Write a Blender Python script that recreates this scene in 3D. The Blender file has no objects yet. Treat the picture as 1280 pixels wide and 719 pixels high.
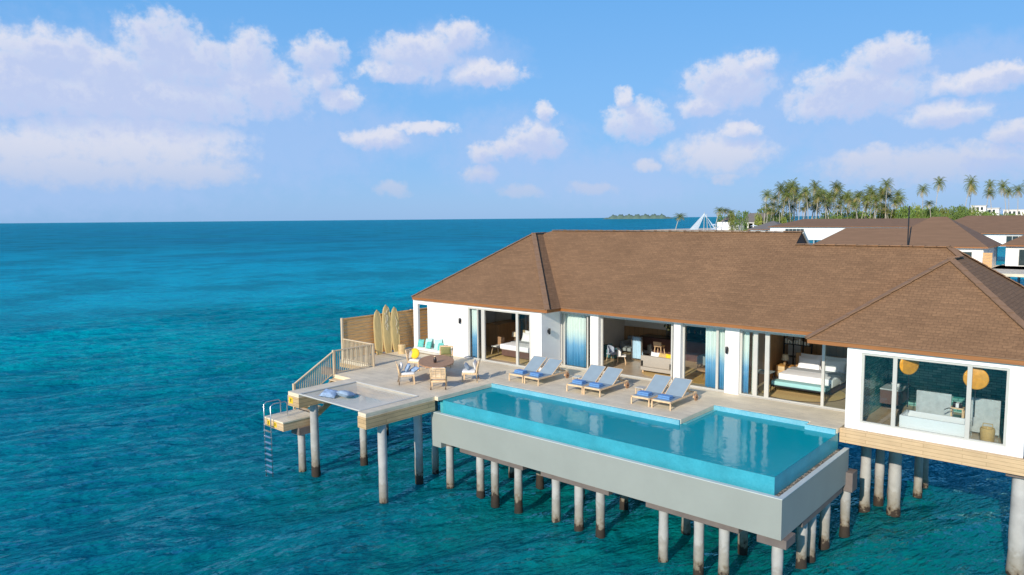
import bpy, bmesh, math, random
import numpy as np
from mathutils import Vector, Matrix
R = math.radians
random.seed(7)
rng = np.random.RandomState(11)
sc = bpy.context.scene

# ------------------------------------------------------------------ camera, sun, sky, exposure
CAM = Vector((0.0, 0.0, 10.9))
FWD = Vector((-0.660408, 0.744883, -0.094923)); RGT = Vector((0.748792, 0.662746, -0.008859)); UPV = Vector((0.056311, -0.076929, 0.995445))
UPV = RGT.cross(FWD)
cd = bpy.data.cameras.new('camera'); cam = bpy.data.objects.new('camera', cd); sc.collection.objects.link(cam)
cam.matrix_world = Matrix(((RGT.x, UPV.x, -FWD.x, CAM.x), (RGT.y, UPV.y, -FWD.y, CAM.y), (RGT.z, UPV.z, -FWD.z, CAM.z), (0, 0, 0, 1)))
cd.sensor_width = 36.0; cd.lens = 904.0 / 1280.0 * 36.0
cd.clip_start = 0.1; cd.clip_end = 60000
sc.camera = cam

SUN_EL = 24.0
SUN_TRAVEL = 99.5          # azimuth (deg, from +X) the light travels towards
sd = bpy.data.lights.new('sun', 'SUN'); sun = bpy.data.objects.new('sun', sd); sc.collection.objects.link(sun)
sd.energy = 3.9; sd.angle = R(0.55); sd.color = (1.0, 0.905, 0.77)
trav = Vector((math.cos(R(SUN_TRAVEL)) * math.cos(R(SUN_EL)), math.sin(R(SUN_TRAVEL)) * math.cos(R(SUN_EL)), -math.sin(R(SUN_EL))))
sun.rotation_euler = trav.to_track_quat('-Z', 'Y').to_euler()
sc.view_settings.view_transform = 'Standard'; sc.view_settings.look = 'None'
sc.view_settings.exposure = 0.2; sc.view_settings.gamma = 1.0; sc.view_settings.use_curve_mapping = False

world = bpy.data.worlds.new("World"); sc.world = world; world.use_nodes = True

class NT:
    """small helper around a node tree"""
    def __init__(s, tree): s.t = tree; s.n = tree.nodes; s.l = tree.links
    def new(s, typ, **kw):
        n = s.n.new(typ)
        for k, v in kw.items(): setattr(n, k, v)
        return n
    def link(s, a, b): s.l.new(a, b)
    def put(s, sock, v):
        if hasattr(v, 'links') or isinstance(v, bpy.types.NodeSocket): s.l.new(v, sock)
        else: sock.default_value = v
    def math(s, op, a, b=None, c=None, clamp=False):
        n = s.n.new('ShaderNodeMath'); n.operation = op; n.use_clamp = clamp
        s.put(n.inputs[0], a)
        if b is not None: s.put(n.inputs[1], b)
        if c is not None: s.put(n.inputs[2], c)
        return n.outputs[0]
    def mix(s, f, a, b, typ='MIX'):
        n = s.n.new('ShaderNodeMix'); n.data_type = 'RGBA'; n.blend_type = typ
        s.put(n.inputs[0], f); s.put(n.inputs[6], a); s.put(n.inputs[7], b)
        return n.outputs[2]
    def noise(s, vec, scale, detail=3, rough=0.5, dim='3D'):
        n = s.n.new('ShaderNodeTexNoise'); n.noise_dimensions = dim
        if vec is not None: s.l.new(vec, n.inputs['Vector'])
        n.inputs['Scale'].default_value = scale; n.inputs['Detail'].default_value = detail; n.inputs['Roughness'].default_value = rough
        return n.outputs['Fac']
    def ramp(s, f, stops):
        n = s.n.new('ShaderNodeValToRGB'); e = n.color_ramp.elements
        while len(e) < len(stops): e.new(0.5)
        for i, (p, c) in enumerate(stops):
            e[i].position = p; e[i].color = (c[0], c[1], c[2], 1) if not isinstance(c, (int, float)) else (c, c, c, 1)
        s.put(n.inputs[0], f); return n.outputs[0]
    def smooth(s, x, a, b):
        n = s.n.new('ShaderNodeMapRange'); n.interpolation_type = 'SMOOTHSTEP'
        s.put(n.inputs[0], x); n.inputs[1].default_value = a; n.inputs[2].default_value = b
        n.inputs[3].default_value = 0; n.inputs[4].default_value = 1
        return n.outputs[0]
    def lin(s, x, a, b, c=0.0, d=1.0):
        n = s.n.new('ShaderNodeMapRange')
        s.put(n.inputs[0], x); n.inputs[1].default_value = a; n.inputs[2].default_value = b
        n.inputs[3].default_value = c; n.inputs[4].default_value = d
        return n.outputs[0]

# clouds: (degrees right of the view axis, degrees above the horizon, half width, half height)
CUMULUS = [(-25.2, 11.9, 2.91, 2.91), (-23.2, 11.0, 3.48, 2.41), (-19.3, 11.7, 1.9, 2.28), (-28.7, 10.1, 3.48, 2.03), (-31.9, 10.9, 3.92, 1.9), (-33.7, 9.1, 4.11, 2.66), (-27.9, 8.5, 12.03, 2.28), (-18.4, 9.6, 3.8, 2.22), (-14.4, 12.2, 2.22, 1.58), (-13.0, 9.1, 1.9, 1.08), (-14.1, 10.4, 1.58, 1.27), (-7.2, 12.5, 3.92, 1.65), (-3.8, 13.7, 2.28, 1.39), (-2.0, 11.0, 3.67, 1.14), (-8.5, 11.1, 3.48, 1.01), (-10.4, 6.2, 2.91, 0.89), (-6.7, 7.0, 2.78, 0.57), (2.0, 6.1, 2.41, 1.65), (2.6, 8.3, 0.95, 0.89), (-2.1, 5.2, 1.39, 0.95), (-2.4, 3.6, 1.58, 0.89), (0.1, 5.5, 1.9, 0.95), (9.7, 7.3, 2.66, 1.77), (8.8, 9.0, 0.82, 0.89), (16.4, 9.7, 3.54, 2.15), (18.4, 11.1, 1.77, 1.01), (14.7, 8.3, 2.03, 1.01), (25.1, 8.7, 5.06, 2.15), (27.1, 10.7, 2.91, 1.52), (23.1, 7.8, 2.66, 1.27), (32.4, 8.6, 3.29, 0.95), (33.8, 9.1, 1.39, 0.76), (30.7, 6.7, 2.91, 1.01), (34.3, 5.2, 1.58, 0.95), (17.3, 6.4, 1.77, 0.76), (33.3, 3.8, 2.22, 0.89)]
SOFT = [(-27.0, 5.5, 7.28, 2.41), (-33.1, 5.0, 4.75, 1.65), (-31.0, 3.5, 6.96, 1.27), (15.9, 4.7, 3.92, 1.65), (29.9, 3.4, 7.28, 1.39), (6.3, 2.3, 2.03, 0.57), (10.6, 4.0, 0.89, 0.57), (-9.3, 2.3, 1.39, 0.7), (16.3, 2.9, 1.01, 0.51), (0.7, 2.1, 1.9, 0.63), (-24.1, 3.5, 5.06, 1.14), (26.3, 3.9, 2.85, 0.89)]
VEIL = [(-29.4, 6.9, 20.89, 6.96), (-18.6, 6.2, 12.03, 4.75), (-23.8, 9.3, 14.56, 3.8), (29.1, 5.3, 11.39, 4.43), (-4.8, 12.0, 6.96, 2.85), (17.6, 7.1, 6.96, 5.06), (0.1, 5.2, 6.96, 3.8), (-9.8, 6.4, 5.7, 1.9), (30.8, 9.4, 8.23, 2.53), (7.6, 3.2, 10.13, 2.53), (-32.4, 2.6, 15.82, 2.53)]

def cloud_group(name, ellipses):
    g = bpy.data.node_groups.new(name, 'ShaderNodeTree')
    g.interface.new_socket('U', in_out='INPUT', socket_type='NodeSocketFloat')
    g.interface.new_socket('V', in_out='INPUT', socket_type='NodeSocketFloat')
    g.interface.new_socket('Field', in_out='OUTPUT', socket_type='NodeSocketFloat')
    t = NT(g); gi = t.new('NodeGroupInput'); go = t.new('NodeGroupOutput')
    acc = None
    for (u0, v0, a, b) in ellipses:
        du = t.math('MULTIPLY_ADD', gi.outputs[0], 1 / a, -u0 / a); dv = t.math('MULTIPLY_ADD', gi.outputs[1], 1 / b, -v0 / b)
        q = t.math('MULTIPLY_ADD', dv, dv, t.math('MULTIPLY', du, du))
        e = t.math('SUBTRACT', 1.0, q)
        acc = e if acc is None else t.math('SMOOTH_MAX', acc, e, 0.25)
    t.link(acc, go.inputs[0])
    return g

w = NT(world.node_tree); w.n.clear()
wo = w.new('ShaderNodeOutputWorld'); bg = w.new('ShaderNodeBackground'); w.link(bg.outputs[0], wo.inputs[0])
sky = w.new('ShaderNodeTexSky', sky_type='NISHITA')
sky.sun_disc = False; sky.sun_elevation = R(SUN_EL)
sdir = -trav
sky.sun_rotation = math.atan2(sdir.x, sdir.y)
sky.altitude = 0; sky.air_density = 1.0; sky.dust_density = 0.6; sky.ozone_density = 2.0
tc = w.new('ShaderNodeTexCoord'); sep = w.new('ShaderNodeSeparateXYZ'); w.link(tc.outputs['Generated'], sep.inputs[0])
# azimuth measured from the direction the villa's long corner faces
ca, sa = math.cos(R(131.56)), math.sin(R(131.56))
fx = w.math('ADD', w.math('MULTIPLY', sep.outputs[0], ca), w.math('MULTIPLY', sep.outputs[1], sa))
rx = w.math('ADD', w.math('MULTIPLY', sep.outputs[0], sa), w.math('MULTIPLY', sep.outputs[1], -ca))
U = w.math('MULTIPLY', w.math('ARCTAN2', rx, fx), 57.29578)
V = w.math('MULTIPLY', w.math('ARCSINE', sep.outputs[2]), 57.29578)
comb = w.new('ShaderNodeCombineXYZ'); w.link(U, comb.inputs[0]); w.link(V, comb.inputs[1])
n1 = w.noise(comb.outputs[0], 0.35, 5, 0.55); n2 = w.new('ShaderNodeTexNoise'); w.link(comb.outputs[0], n2.inputs['Vector'])
n2.inputs['Scale'].default_value = 0.7; n2.inputs['Detail'].default_value = 6; n2.inputs['Roughness'].default_value = 0.6
sepn = w.new('ShaderNodeSeparateColor'); w.link(n2.outputs['Color'], sepn.inputs[0])
Uw = w.math('ADD', U, w.math('MULTIPLY_ADD', sepn.outputs[0], 1.9, -0.95)); Vw = w.math('ADD', V, w.math('MULTIPLY_ADD', sepn.outputs[1], 1.5, -0.75))
puff = w.noise(comb.outputs[0], 0.95, 6, 0.6); 
gc = cloud_group('cloud_shapes', CUMULUS); gv = cloud_group('cloud_veil', VEIL); gs = cloud_group('soft_clouds', SOFT)
def inst(g, u, v):
    n = w.new('ShaderNodeGroup'); n.node_tree = g; w.put(n.inputs[0], u); w.put(n.inputs[1], v); return n.outputs[0]
d0 = inst(gc, Uw, Vw); dup_ = inst(gc, w.math('ADD', Uw, -0.35), w.math('ADD', Vw, 0.75)); dv = inst(gv, Uw, Vw)
pz = w.math('MULTIPLY_ADD', puff, 2.2, -1.0)
dens = w.smooth(w.math('ADD', d0, pz), -0.10, 1.0)
dabove = w.smooth(w.math('ADD', dup_, pz), 0.0, 1.15)
wisp = w.noise(comb.outputs[0], 0.8, 4, 0.6)
dsoft = w.math('MULTIPLY', w.smooth(w.math('ADD', inst(gs, Uw, Vw), w.math('MULTIPLY_ADD', puff, 2.2, -1.15)), -0.55, 0.9), 1.0)
veil = w.math('MULTIPLY', w.smooth(w.math('ADD', dv, w.math('MULTIPLY_ADD', wisp, 1.2, -0.6)), -0.2, 1.0), 0.55)
# clear sky: the nishita colours pulled gently towards the tropical blue
skycol = w.mix(1.0, sky.outputs[0], (1.0, 1.0, 1.0, 1), 'MULTIPLY')
grad = w.ramp(w.lin(V, 0, 40, 0, 1), [(0.0, (2.3, 4.25, 7.3)), (0.10, (1.8, 4.05, 7.6)), (0.25, (1.55, 3.95, 7.7)), (0.42, (1.15, 3.6, 7.5)), (1.0, (0.45, 1.6, 4.4))])
skycol = w.mix(0.84, sky.outputs[0], grad)
skycol = w.mix(veil, skycol, (3.5, 4.75, 7.4, 1))
cl_lit = w.mix(w.smooth(V, 1, 8), (4.4, 5.0, 6.6, 1), (6.7, 6.7, 7.4, 1))
cl_sh = (4.1, 4.9, 7.2, 1)
ccol = w.mix(w.math('MULTIPLY', dabove, 0.85), cl_lit, cl_sh)
fade = w.smooth(V, 0.0, 5.0)
alpha = w.math('MULTIPLY', w.math('MAXIMUM', dens, dsoft), w.math('MULTIPLY_ADD', fade, 0.5, 0.38))
final = w.mix(alpha, skycol, ccol)
w.link(final, bg.inputs[0]); bg.inputs[1].default_value = 0.105

# ------------------------------------------------------------------ helpers: objects
def tag(o, label=None, cat=None, group=None, kind=None):
    if label: o['label'] = label
    if cat: o['category'] = cat
    if group: o['group'] = group
    if kind: o['kind'] = kind
    return o
def thing(name, label, cat, loc=(0, 0, 0), group=None, rz=0.0):
    o = bpy.data.objects.new(name, None); sc.collection.objects.link(o)
    o.location = loc; o.rotation_euler = (0, 0, rz); o.empty_display_size = 0.3
    return tag(o, label, cat, group)
def kids(o): return [c for c in ALL if c.parent == o]
ALL = []
def copy_tree(src, loc=None, rz=None, label=None, cat=True):
    """copy a thing with its parts and sub-parts"""
    c = src.copy(); sc.collection.objects.link(c); ALL.append(c)
    if loc is not None: c.location = loc
    if rz is not None: c.rotation_euler = (c.rotation_euler[0], c.rotation_euler[1], rz)
    if label: c['label'] = label
    for ch in list(src.children):
        d = ch.copy(); sc.collection.objects.link(d); d.parent = c
        for g in list(ch.children):
            e = g.copy(); sc.collection.objects.link(e); e.parent = d
    return c
def origin_of(o):
    v = Vector((0, 0, 0))
    while o is not None: v += Vector(o.location); o = o.parent
    return v

class MB:
    def __init__(s): s.v = []; s.f = []; s.smooth = []
    def add(s, vs, fs, smooth=False):
        b = len(s.v); s.v += [tuple(v) for v in vs]
        for f in fs: s.f.append(tuple(b + i for i in f)); s.smooth.append(smooth)
        return s
    def box(s, x0, x1, y0, y1, z0, z1, c=0.0):
        if c <= 0:
            vs = [(x0, y0, z0), (x1, y0, z0), (x1, y1, z0), (x0, y1, z0), (x0, y0, z1), (x1, y0, z1), (x1, y1, z1), (x0, y1, z1)]
            return s.add(vs, [(0, 3, 2, 1), (4, 5, 6, 7), (0, 1, 5, 4), (1, 2, 6, 5), (2, 3, 7, 6), (3, 0, 4, 7)])
        bm = bmesh.new(); bmesh.ops.create_cube(bm, size=1)
        for v in bm.verts: v.co = Vector(((x0 + x1) / 2 + v.co.x * (x1 - x0), (y0 + y1) / 2 + v.co.y * (y1 - y0), (z0 + z1) / 2 + v.co.z * (z1 - z0)))
        bmesh.ops.bevel(bm, geom=bm.edges[:], offset=c, segments=2 if c > 0.015 else 1, affect='EDGES', profile=0.6)
        return s.bm(bm, smooth=c > 0.03)
    def bm(s, bm, M=None, smooth=False):
        bm.verts.index_update()
        vs = [(M @ v.co if M else v.co)[:] for v in bm.verts]; fs = [[v.index for v in f.verts] for f in bm.faces]
        bm.free(); return s.add(vs, fs, smooth)
    def poly(s, pts): return s.add(pts, [tuple(range(len(pts)))])
    def prism(s, pts, z0, z1):
        n = len(pts); vs = [(x, y, z0) for x, y in pts] + [(x, y, z1) for x, y in pts]
        fs = [tuple(range(n - 1, -1, -1)), tuple(range(n, 2 * n))] + [(i, (i + 1) % n, n + (i + 1) % n, n + i) for i in range(n)]
        return s.add(vs, fs)
    def lathe(s, prof, cx=0, cy=0, n=20, smooth=True, z=0, caps=True):
        vs = []; fs = []
        for r, h in prof:
            for k in range(n): a = 2 * math.pi * k / n; vs.append((cx + r * math.cos(a), cy + r * math.sin(a), z + h))
        for j in range(len(prof) - 1):
            for k in range(n): fs.append((j * n + k, j * n + (k + 1) % n, (j + 1) * n + (k + 1) % n, (j + 1) * n + k))
        s.add(vs, fs, smooth)
        if not caps: return s
        s.add([vs[k] for k in range(n)], [tuple(range(n - 1, -1, -1))]); s.add([vs[(len(prof) - 1) * n + k] for k in range(n)], [tuple(range(n))])
        return s
    def tube(s, pts, r, n=8, r1=None, caps=True, smooth=True):
        pts = [Vector(p) for p in pts]; m = len(pts); vs = []; fs = []
        for i, p in enumerate(pts):
            d = (pts[min(i + 1, m - 1)] - pts[max(i - 1, 0)]).normalized()
            a = d.cross(Vector((0, 0, 1)));  a = a if a.length > 1e-3 else d.cross(Vector((0, 1, 0)))
            a.normalize(); b = d.cross(a).normalized(); rr = r if r1 is None else r + (r1 - r) * i / (m - 1)
            for k in range(n): t = 2 * math.pi * k / n; vs.append(tuple(p + (a * math.cos(t) + b * math.sin(t)) * rr))
        for j in range(m - 1):
            for k in range(n): fs.append((j * n + k, j * n + (k + 1) % n, (j + 1) * n + (k + 1) % n, (j + 1) * n + k))
        s.add(vs, fs, smooth)
        if caps: s.add(vs[:n], [tuple(range(n))]); s.add(vs[-n:], [tuple(range(n - 1, -1, -1))])
        return s
    def bar(s, p, q, wx, wz, c=0.0):
        """a rectangular bar from p to q, wx wide across, wz deep"""
        p = Vector(p); q = Vector(q); d = (q - p); L = d.length; d.normalize()
        a = d.cross(Vector((0, 0, 1))); a = a if a.length > 1e-3 else Vector((1, 0, 0)); a.normalize(); b = a.cross(d).normalized()
        M = Matrix(((a.x, d.x, b.x, p.x), (a.y, d.y, b.y, p.y), (a.z, d.z, b.z, p.z), (0, 0, 0, 1)))
        t = MB().box(-wx / 2, wx / 2, 0, L, -wz / 2, wz / 2, c)
        s.add([tuple(M @ Vector(v)) for v in t.v], t.f); return s
    def xf(s, M): s.v = [tuple(M @ Vector(v)) for v in s.v]; return s
    def pillow(s, cx, cy, cz, w, d, t, rx=0, ry=0, rz=0, n=9, p=0.55):
        vs = []; fs = []
        for sg in (1, -1):
            for i in range(n):
                for j in range(n):
                    u = -1 + 2 * i / (n - 1); v = -1 + 2 * j / (n - 1)
                    h = max(0.0, (1 - u ** 4) * (1 - v ** 4)) ** p
                    k = 1 - 0.06 * (1 - abs(u)) * 1 - 0.0
                    vs.append((u * w / 2 * (1 - .07 * (1 - v * v)), v * d / 2 * (1 - .07 * (1 - u * u)), sg * (h * t / 2 + 0.004)))
            o = 0 if sg == 1 else n * n
            for i in range(n - 1):
                for j in range(n - 1):
                    q = (o + i * n + j, o + (i + 1) * n + j, o + (i + 1) * n + j + 1, o + i * n + j + 1)
                    fs.append(q if sg == 1 else q[::-1])
        from mathutils import Euler
        M = Matrix.Translation((cx, cy, cz)) @ Euler((rx, ry, rz), 'XYZ').to_matrix().to_4x4()
        return s.add([tuple(M @ Vector(v)) for v in vs], fs, True)
    def build(s, name, m, parent=None, world=True, label=None):
        off = origin_of(parent) if (parent is not None and world) else Vector((0, 0, 0))
        me = bpy.data.meshes.new(name)
        vs = [(v[0] - off.x, v[1] - off.y, v[2] - off.z) for v in s.v]
        me.from_pydata(vs, [], s.f); me.update()
        me.polygons.foreach_set('use_smooth', s.smooth)
        uv = me.uv_layers.new(name='UVMap'); dat = uv.data
        for p in me.polygons:
            n = p.normal
            if abs(n.z) > 0.985: ux, vx = Vector((1, 0, 0)), Vector((0, 1, 0))
            else:
                ux = Vector((0, 0, 1)).cross(n); ux.normalize(); vx = n.cross(ux)
            for li in p.loop_indices:
                c = Vector(s.v[me.loops[li].vertex_index]); dat[li].uv = (c.dot(ux), c.dot(vx))
        o = bpy.data.objects.new(name, me); sc.collection.objects.link(o)
        if m is not None: me.materials.append(m)
        if parent is not None: o.parent = parent
        if label: o['label'] = label
        return o

# ------------------------------------------------------------------ helpers: materials
MATS = {}
def mat(name, color, rough=0.6, var=0.10, vscale=3.0, bump=0.0, bscale=30.0, metal=0.0, spec=0.5, rnd=0.0, coat=0.0, stretch=None, trans=0.0, sheen=0.0):
    m = bpy.data.materials.new(name); m.use_nodes = True; t = NT(m.node_tree); p = t.n['Principled BSDF']
    tcn = t.new('ShaderNodeTexCoord'); vec = tcn.outputs['Object']
    if stretch:
        mp = t.new('ShaderNodeMapping'); t.link(vec, mp.inputs[0]); mp.inputs['Scale'].default_value = stretch; vec = mp.outputs[0]
    nz = t.noise(vec, vscale, 5, 0.6)
    f = t.lin(nz, 0.3, 0.7, 1 - var, 1 + var)
    if rnd:
        oi = t.new('ShaderNodeObjectInfo'); f = t.math('MULTIPLY', f, t.lin(oi.outputs['Random'], 0, 1, 1 - rnd, 1 + rnd))
    mx = t.new('ShaderNodeVectorMath', operation='SCALE'); mx.inputs[0].default_value = color[:3]; t.link(f, mx.inputs[3])
    t.link(mx.outputs[0], p.inputs['Base Color'])
    p.inputs['Roughness'].default_value = rough; p.inputs['Metallic'].default_value = metal
    p.inputs['Specular IOR Level'].default_value = spec; p.inputs['Coat Weight'].default_value = coat
    if sheen: p.inputs['Sheen Weight'].default_value = sheen
    if bump:
        b = t.new('ShaderNodeBump'); b.inputs['Strength'].default_value = bump; b.inputs['Distance'].default_value = 0.02
        t.link(t.noise(vec, bscale, 3, 0.6), b.inputs['Height']); t.link(b.outputs[0], p.inputs['Normal'])
    MATS[name] = m; return m

def plank_mat(name, c1, c2, width=0.14, length=2.4, gap=0.006, rough=0.65, along='U', gapc=(0.02, 0.015, 0.01), stain=0.15, bump=0.5):
    m = bpy.data.materials.new(name); m.use_nodes = True; t = NT(m.node_tree); p = t.n['Principled BSDF']
    uvn = t.new('ShaderNodeUVMap'); mp = t.new('ShaderNodeMapping'); t.link(uvn.outputs[0], mp.inputs[0])
    if along == 'V': mp.inputs['Rotation'].default_value = (0, 0, R(90))
    br = t.new('ShaderNodeTexBrick'); t.link(mp.outputs[0], br.inputs['Vector'])
    br.inputs['Scale'].default_value = 1; br.inputs['Brick Width'].default_value = length; br.inputs['Row Height'].default_value = width
    br.inputs['Mortar Size'].default_value = gap; br.inputs['Mortar Smooth'].default_value = 0.3; br.inputs['Bias'].default_value = 0.0
    br.inputs['Color1'].default_value = (*c1, 1); br.inputs['Color2'].default_value = (*c2, 1); br.inputs['Mortar'].default_value = (*gapc, 1); br.offset = 0.37
    mp2 = t.new('ShaderNodeMapping'); t.link(mp.outputs[0], mp2.inputs[0]); mp2.inputs['Scale'].default_value = (1.2, 22, 1)
    g = t.noise(mp2.outputs[0], 1.5, 4, 0.6); tcn = t.new('ShaderNodeTexCoord'); st = t.noise(tcn.outputs['Object'], 0.8, 4, 0.6)
    f = t.math('MULTIPLY', t.lin(g, 0.3, 0.7, 0.88, 1.12), t.lin(st, 0.3, 0.7, 1 - stain, 1 + stain))
    mx = t.new('ShaderNodeVectorMath', operation='SCALE'); t.link(br.outputs['Color'], mx.inputs[0]); t.link(f, mx.inputs[3])
    t.link(mx.outputs[0], p.inputs['Base Color']); p.inputs['Roughness'].default_value = rough
    b = t.new('ShaderNodeBump'); b.inputs['Strength'].default_value = bump; b.inputs['Distance'].default_value = 0.01; b.invert = True
    t.link(br.outputs['Fac'], b.inputs['Height']); t.link(b.outputs[0], p.inputs['Normal'])
    return m

def shingle_mat():
    m = bpy.data.materials.new('roof_shingles'); m.use_nodes = True; t = NT(m.node_tree); p = t.n['Principled BSDF']
    uvn = t.new('ShaderNodeUVMap'); nzv = t.new('ShaderNodeTexNoise'); t.link(uvn.outputs[0], nzv.inputs['Vector']); nzv.inputs['Scale'].default_value = 0.9
    mp = t.new('ShaderNodeVectorMath', operation='MULTIPLY_ADD'); t.link(nzv.outputs['Color'], mp.inputs[0]); mp.inputs[1].default_value = (0.03, 0.03, 0); t.link(uvn.outputs[0], mp.inputs[2])
    br = t.new('ShaderNodeTexBrick'); t.link(mp.outputs[0], br.inputs['Vector'])
    br.inputs['Scale'].default_value = 1; br.inputs['Brick Width'].default_value = 0.26; br.inputs['Row Height'].default_value = 0.135
    br.inputs['Mortar Size'].default_value = 0.014; br.inputs['Mortar Smooth'].default_value = 0.6; br.inputs['Bias'].default_value = 0
    br.inputs['Color1'].default_value = (0.262, 0.150, 0.080, 1); br.inputs['Color2'].default_value = (0.220, 0.126, 0.068, 1); br.inputs['Mortar'].default_value = (0.188, 0.108, 0.059, 1)
    br.offset = 0.5
    br2 = t.new('ShaderNodeTexBrick'); t.link(uvn.outputs[0], br2.inputs['Vector']); br2.inputs['Scale'].default_value = 1
    br2.inputs['Brick Width'].default_value = 0.78; br2.inputs['Row Height'].default_value = 0.135; br2.offset = 0.31
    br2.inputs['Mortar Size'].default_value = 0; br2.inputs['Color1'].default_value = (0.93, 0.93, 0.93, 1); br2.inputs['Color2'].default_value = (1.07, 1.07, 1.06, 1)
    c = t.mix(1.0, br.outputs['Color'], br2.outputs['Color'], 'MULTIPLY')
    big = t.noise(uvn.outputs[0], 0.35, 4, 0.6); fine = t.noise(uvn.outputs[0], 14, 4, 0.7)
    f = t.math('MULTIPLY', t.lin(big, 0.3, 0.7, 0.90, 1.10), t.lin(fine, 0.3, 0.7, 0.78, 1.22))
    mx = t.new('ShaderNodeVectorMath', operation='SCALE'); t.link(c, mx.inputs[0]); t.link(f, mx.inputs[3])
    t.link(mx.outputs[0], p.inputs['Base Color']); p.inputs['Roughness'].default_value = 0.9; p.inputs['Specular IOR Level'].default_value = 0.2
    b = t.new('ShaderNodeBump'); b.inputs['Strength'].default_value = 0.5; b.inputs['Distance'].default_value = 0.015; b.invert = True
    t.link(br.outputs['Fac'], b.inputs['Height']); t.link(b.outputs[0], p.inputs['Normal'])
    return m

def ombre_mat():
    m = bpy.data.materials.new('ombre_curtain'); m.use_nodes = True; t = NT(m.node_tree); p = t.n['Principled BSDF']
    tcn = t.new('ShaderNodeTexCoord'); s = t.new('ShaderNodeSeparateXYZ'); t.link(tcn.outputs['Object'], s.inputs[0])
    mp = t.new('ShaderNodeMapping'); t.link(tcn.outputs['Object'], mp.inputs[0]); mp.inputs['Scale'].default_value = (9, 9, 0.7)
    z = t.math('ADD', s.outputs[2], t.math('MULTIPLY_ADD', t.noise(mp.outputs[0], 1.0, 3, 0.6), 0.7, -0.35))
    c = t.ramp(t.lin(z, 0, 3, 0, 1), [(0.0, (0.05, 0.22, 0.42)), (0.18, (0.09, 0.31, 0.55)), (0.36, (0.22, 0.46, 0.70)), (0.50, (0.62, 0.74, 0.78)), (0.62, (0.80, 0.84, 0.80))])
    t.link(c, p.inputs['Base Color']); p.inputs['Roughness'].default_value = 0.85
    p.inputs['Specular IOR Level'].default_value = 0.1
    return m

def glass_mat(name='window_glass', tint=(0.92, 0.96, 0.95), refl=1.0):
    m = bpy.data.materials.new(name); m.use_nodes = True; t = NT(m.node_tree); t.n.clear()
    o = t.new('ShaderNodeOutputMaterial'); tr = t.new('ShaderNodeBsdfTransparent'); tr.inputs[0].default_value = (*tint, 1)
    gl = t.new('ShaderNodeBsdfGlossy'); gl.inputs['Roughness'].default_value = 0.0
    fr = t.new('ShaderNodeFresnel'); fr.inputs[0].default_value = 1.5
    gm = t.new('ShaderNodeNewGeometry'); f = t.math('MULTIPLY', t.math('MULTIPLY', fr.outputs[0], 1.9 * refl, clamp=True), t.math('SUBTRACT', 1.0, gm.outputs['Backfacing']))
    mx = t.new('ShaderNodeMixShader'); t.link(f, mx.inputs[0]); t.link(tr.outputs[0], mx.inputs[1]); t.link(gl.outputs[0], mx.inputs[2]); t.link(mx.outputs[0], o.inputs[0])
    return m

def pool_water_mat():
    m = bpy.data.materials.new('pool_water'); m.use_nodes = True; t = NT(m.node_tree); t.n.clear()
    o = t.new('ShaderNodeOutputMaterial'); tr = t.new('ShaderNodeBsdfTransparent'); tr.inputs[0].default_value = (0.55, 0.93, 0.95, 1)
    gl = t.new('ShaderNodeBsdfGlossy'); gl.inputs['Roughness'].default_value = 0.02
    tcn = t.new('ShaderNodeTexCoord'); mp = t.new('ShaderNodeMapping'); t.link(tcn.outputs['Object'], mp.inputs[0]); mp.inputs['Scale'].default_value = (1, 1, 1)
    b = t.new('ShaderNodeBump'); b.inputs['Strength'].default_value = 0.16; b.inputs['Distance'].default_value = 0.05
    h = t.math('ADD', t.noise(mp.outputs[0], 2.2, 2, 0.5), t.math('MULTIPLY', t.noise(mp.outputs[0], 7.0, 2, 0.5), 0.35))
    t.link(h, b.inputs['Height'])
    fr = t.new('ShaderNodeFresnel'); fr.inputs[0].default_value = 1.33; t.link(b.outputs[0], fr.inputs[1]); t.link(b.outputs[0], gl.inputs['Normal'])
    df = t.new('ShaderNodeBsdfDiffuse'); df.inputs[0].default_value = (0.0, 0.46, 0.55, 1); body = t.new('ShaderNodeMixShader'); body.inputs[0].default_value = 0.72; t.link(tr.outputs[0], body.inputs[1]); t.link(df.outputs[0], body.inputs[2])
    mx = t.new('ShaderNodeMixShader'); t.link(t.math('MULTIPLY', fr.outputs[0], 0.9, clamp=True), mx.inputs[0]); t.link(body.outputs[0], mx.inputs[1]); t.link(gl.outputs[0], mx.inputs[2]); t.link(mx.outputs[0], o.inputs[0])
    return m

def tile_mat(name, c1, c2, size=0.05, rough=0.25, w=None, mort=(0.3, 0.5, 0.5), ms=0.003):
    m = bpy.data.materials.new(name); m.use_nodes = True; t = NT(m.node_tree); p = t.n['Principled BSDF']
    uvn = t.new('ShaderNodeUVMap'); br = t.new('ShaderNodeTexBrick'); t.link(uvn.outputs[0], br.inputs['Vector']); br.offset = 0.0 if w is None else 0.5
    br.inputs['Scale'].default_value = 1; br.inputs['Brick Width'].default_value = w or size; br.inputs['Row Height'].default_value = size
    br.inputs['Mortar Size'].default_value = ms; br.inputs['Color1'].default_value = (*c1, 1); br.inputs['Color2'].default_value = (*c2, 1); br.inputs['Mortar'].default_value = (*mort, 1)
    nz = t.noise(uvn.outputs[0], 1.2, 3, 0.6)
    mx = t.new('ShaderNodeVectorMath', operation='SCALE'); t.link(br.outputs['Color'], mx.inputs[0]); t.link(t.lin(nz, .3, .7, .88, 1.12), mx.inputs[3])
    t.link(mx.outputs[0], p.inputs['Base Color']); p.inputs['Roughness'].default_value = rough
    return m

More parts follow.
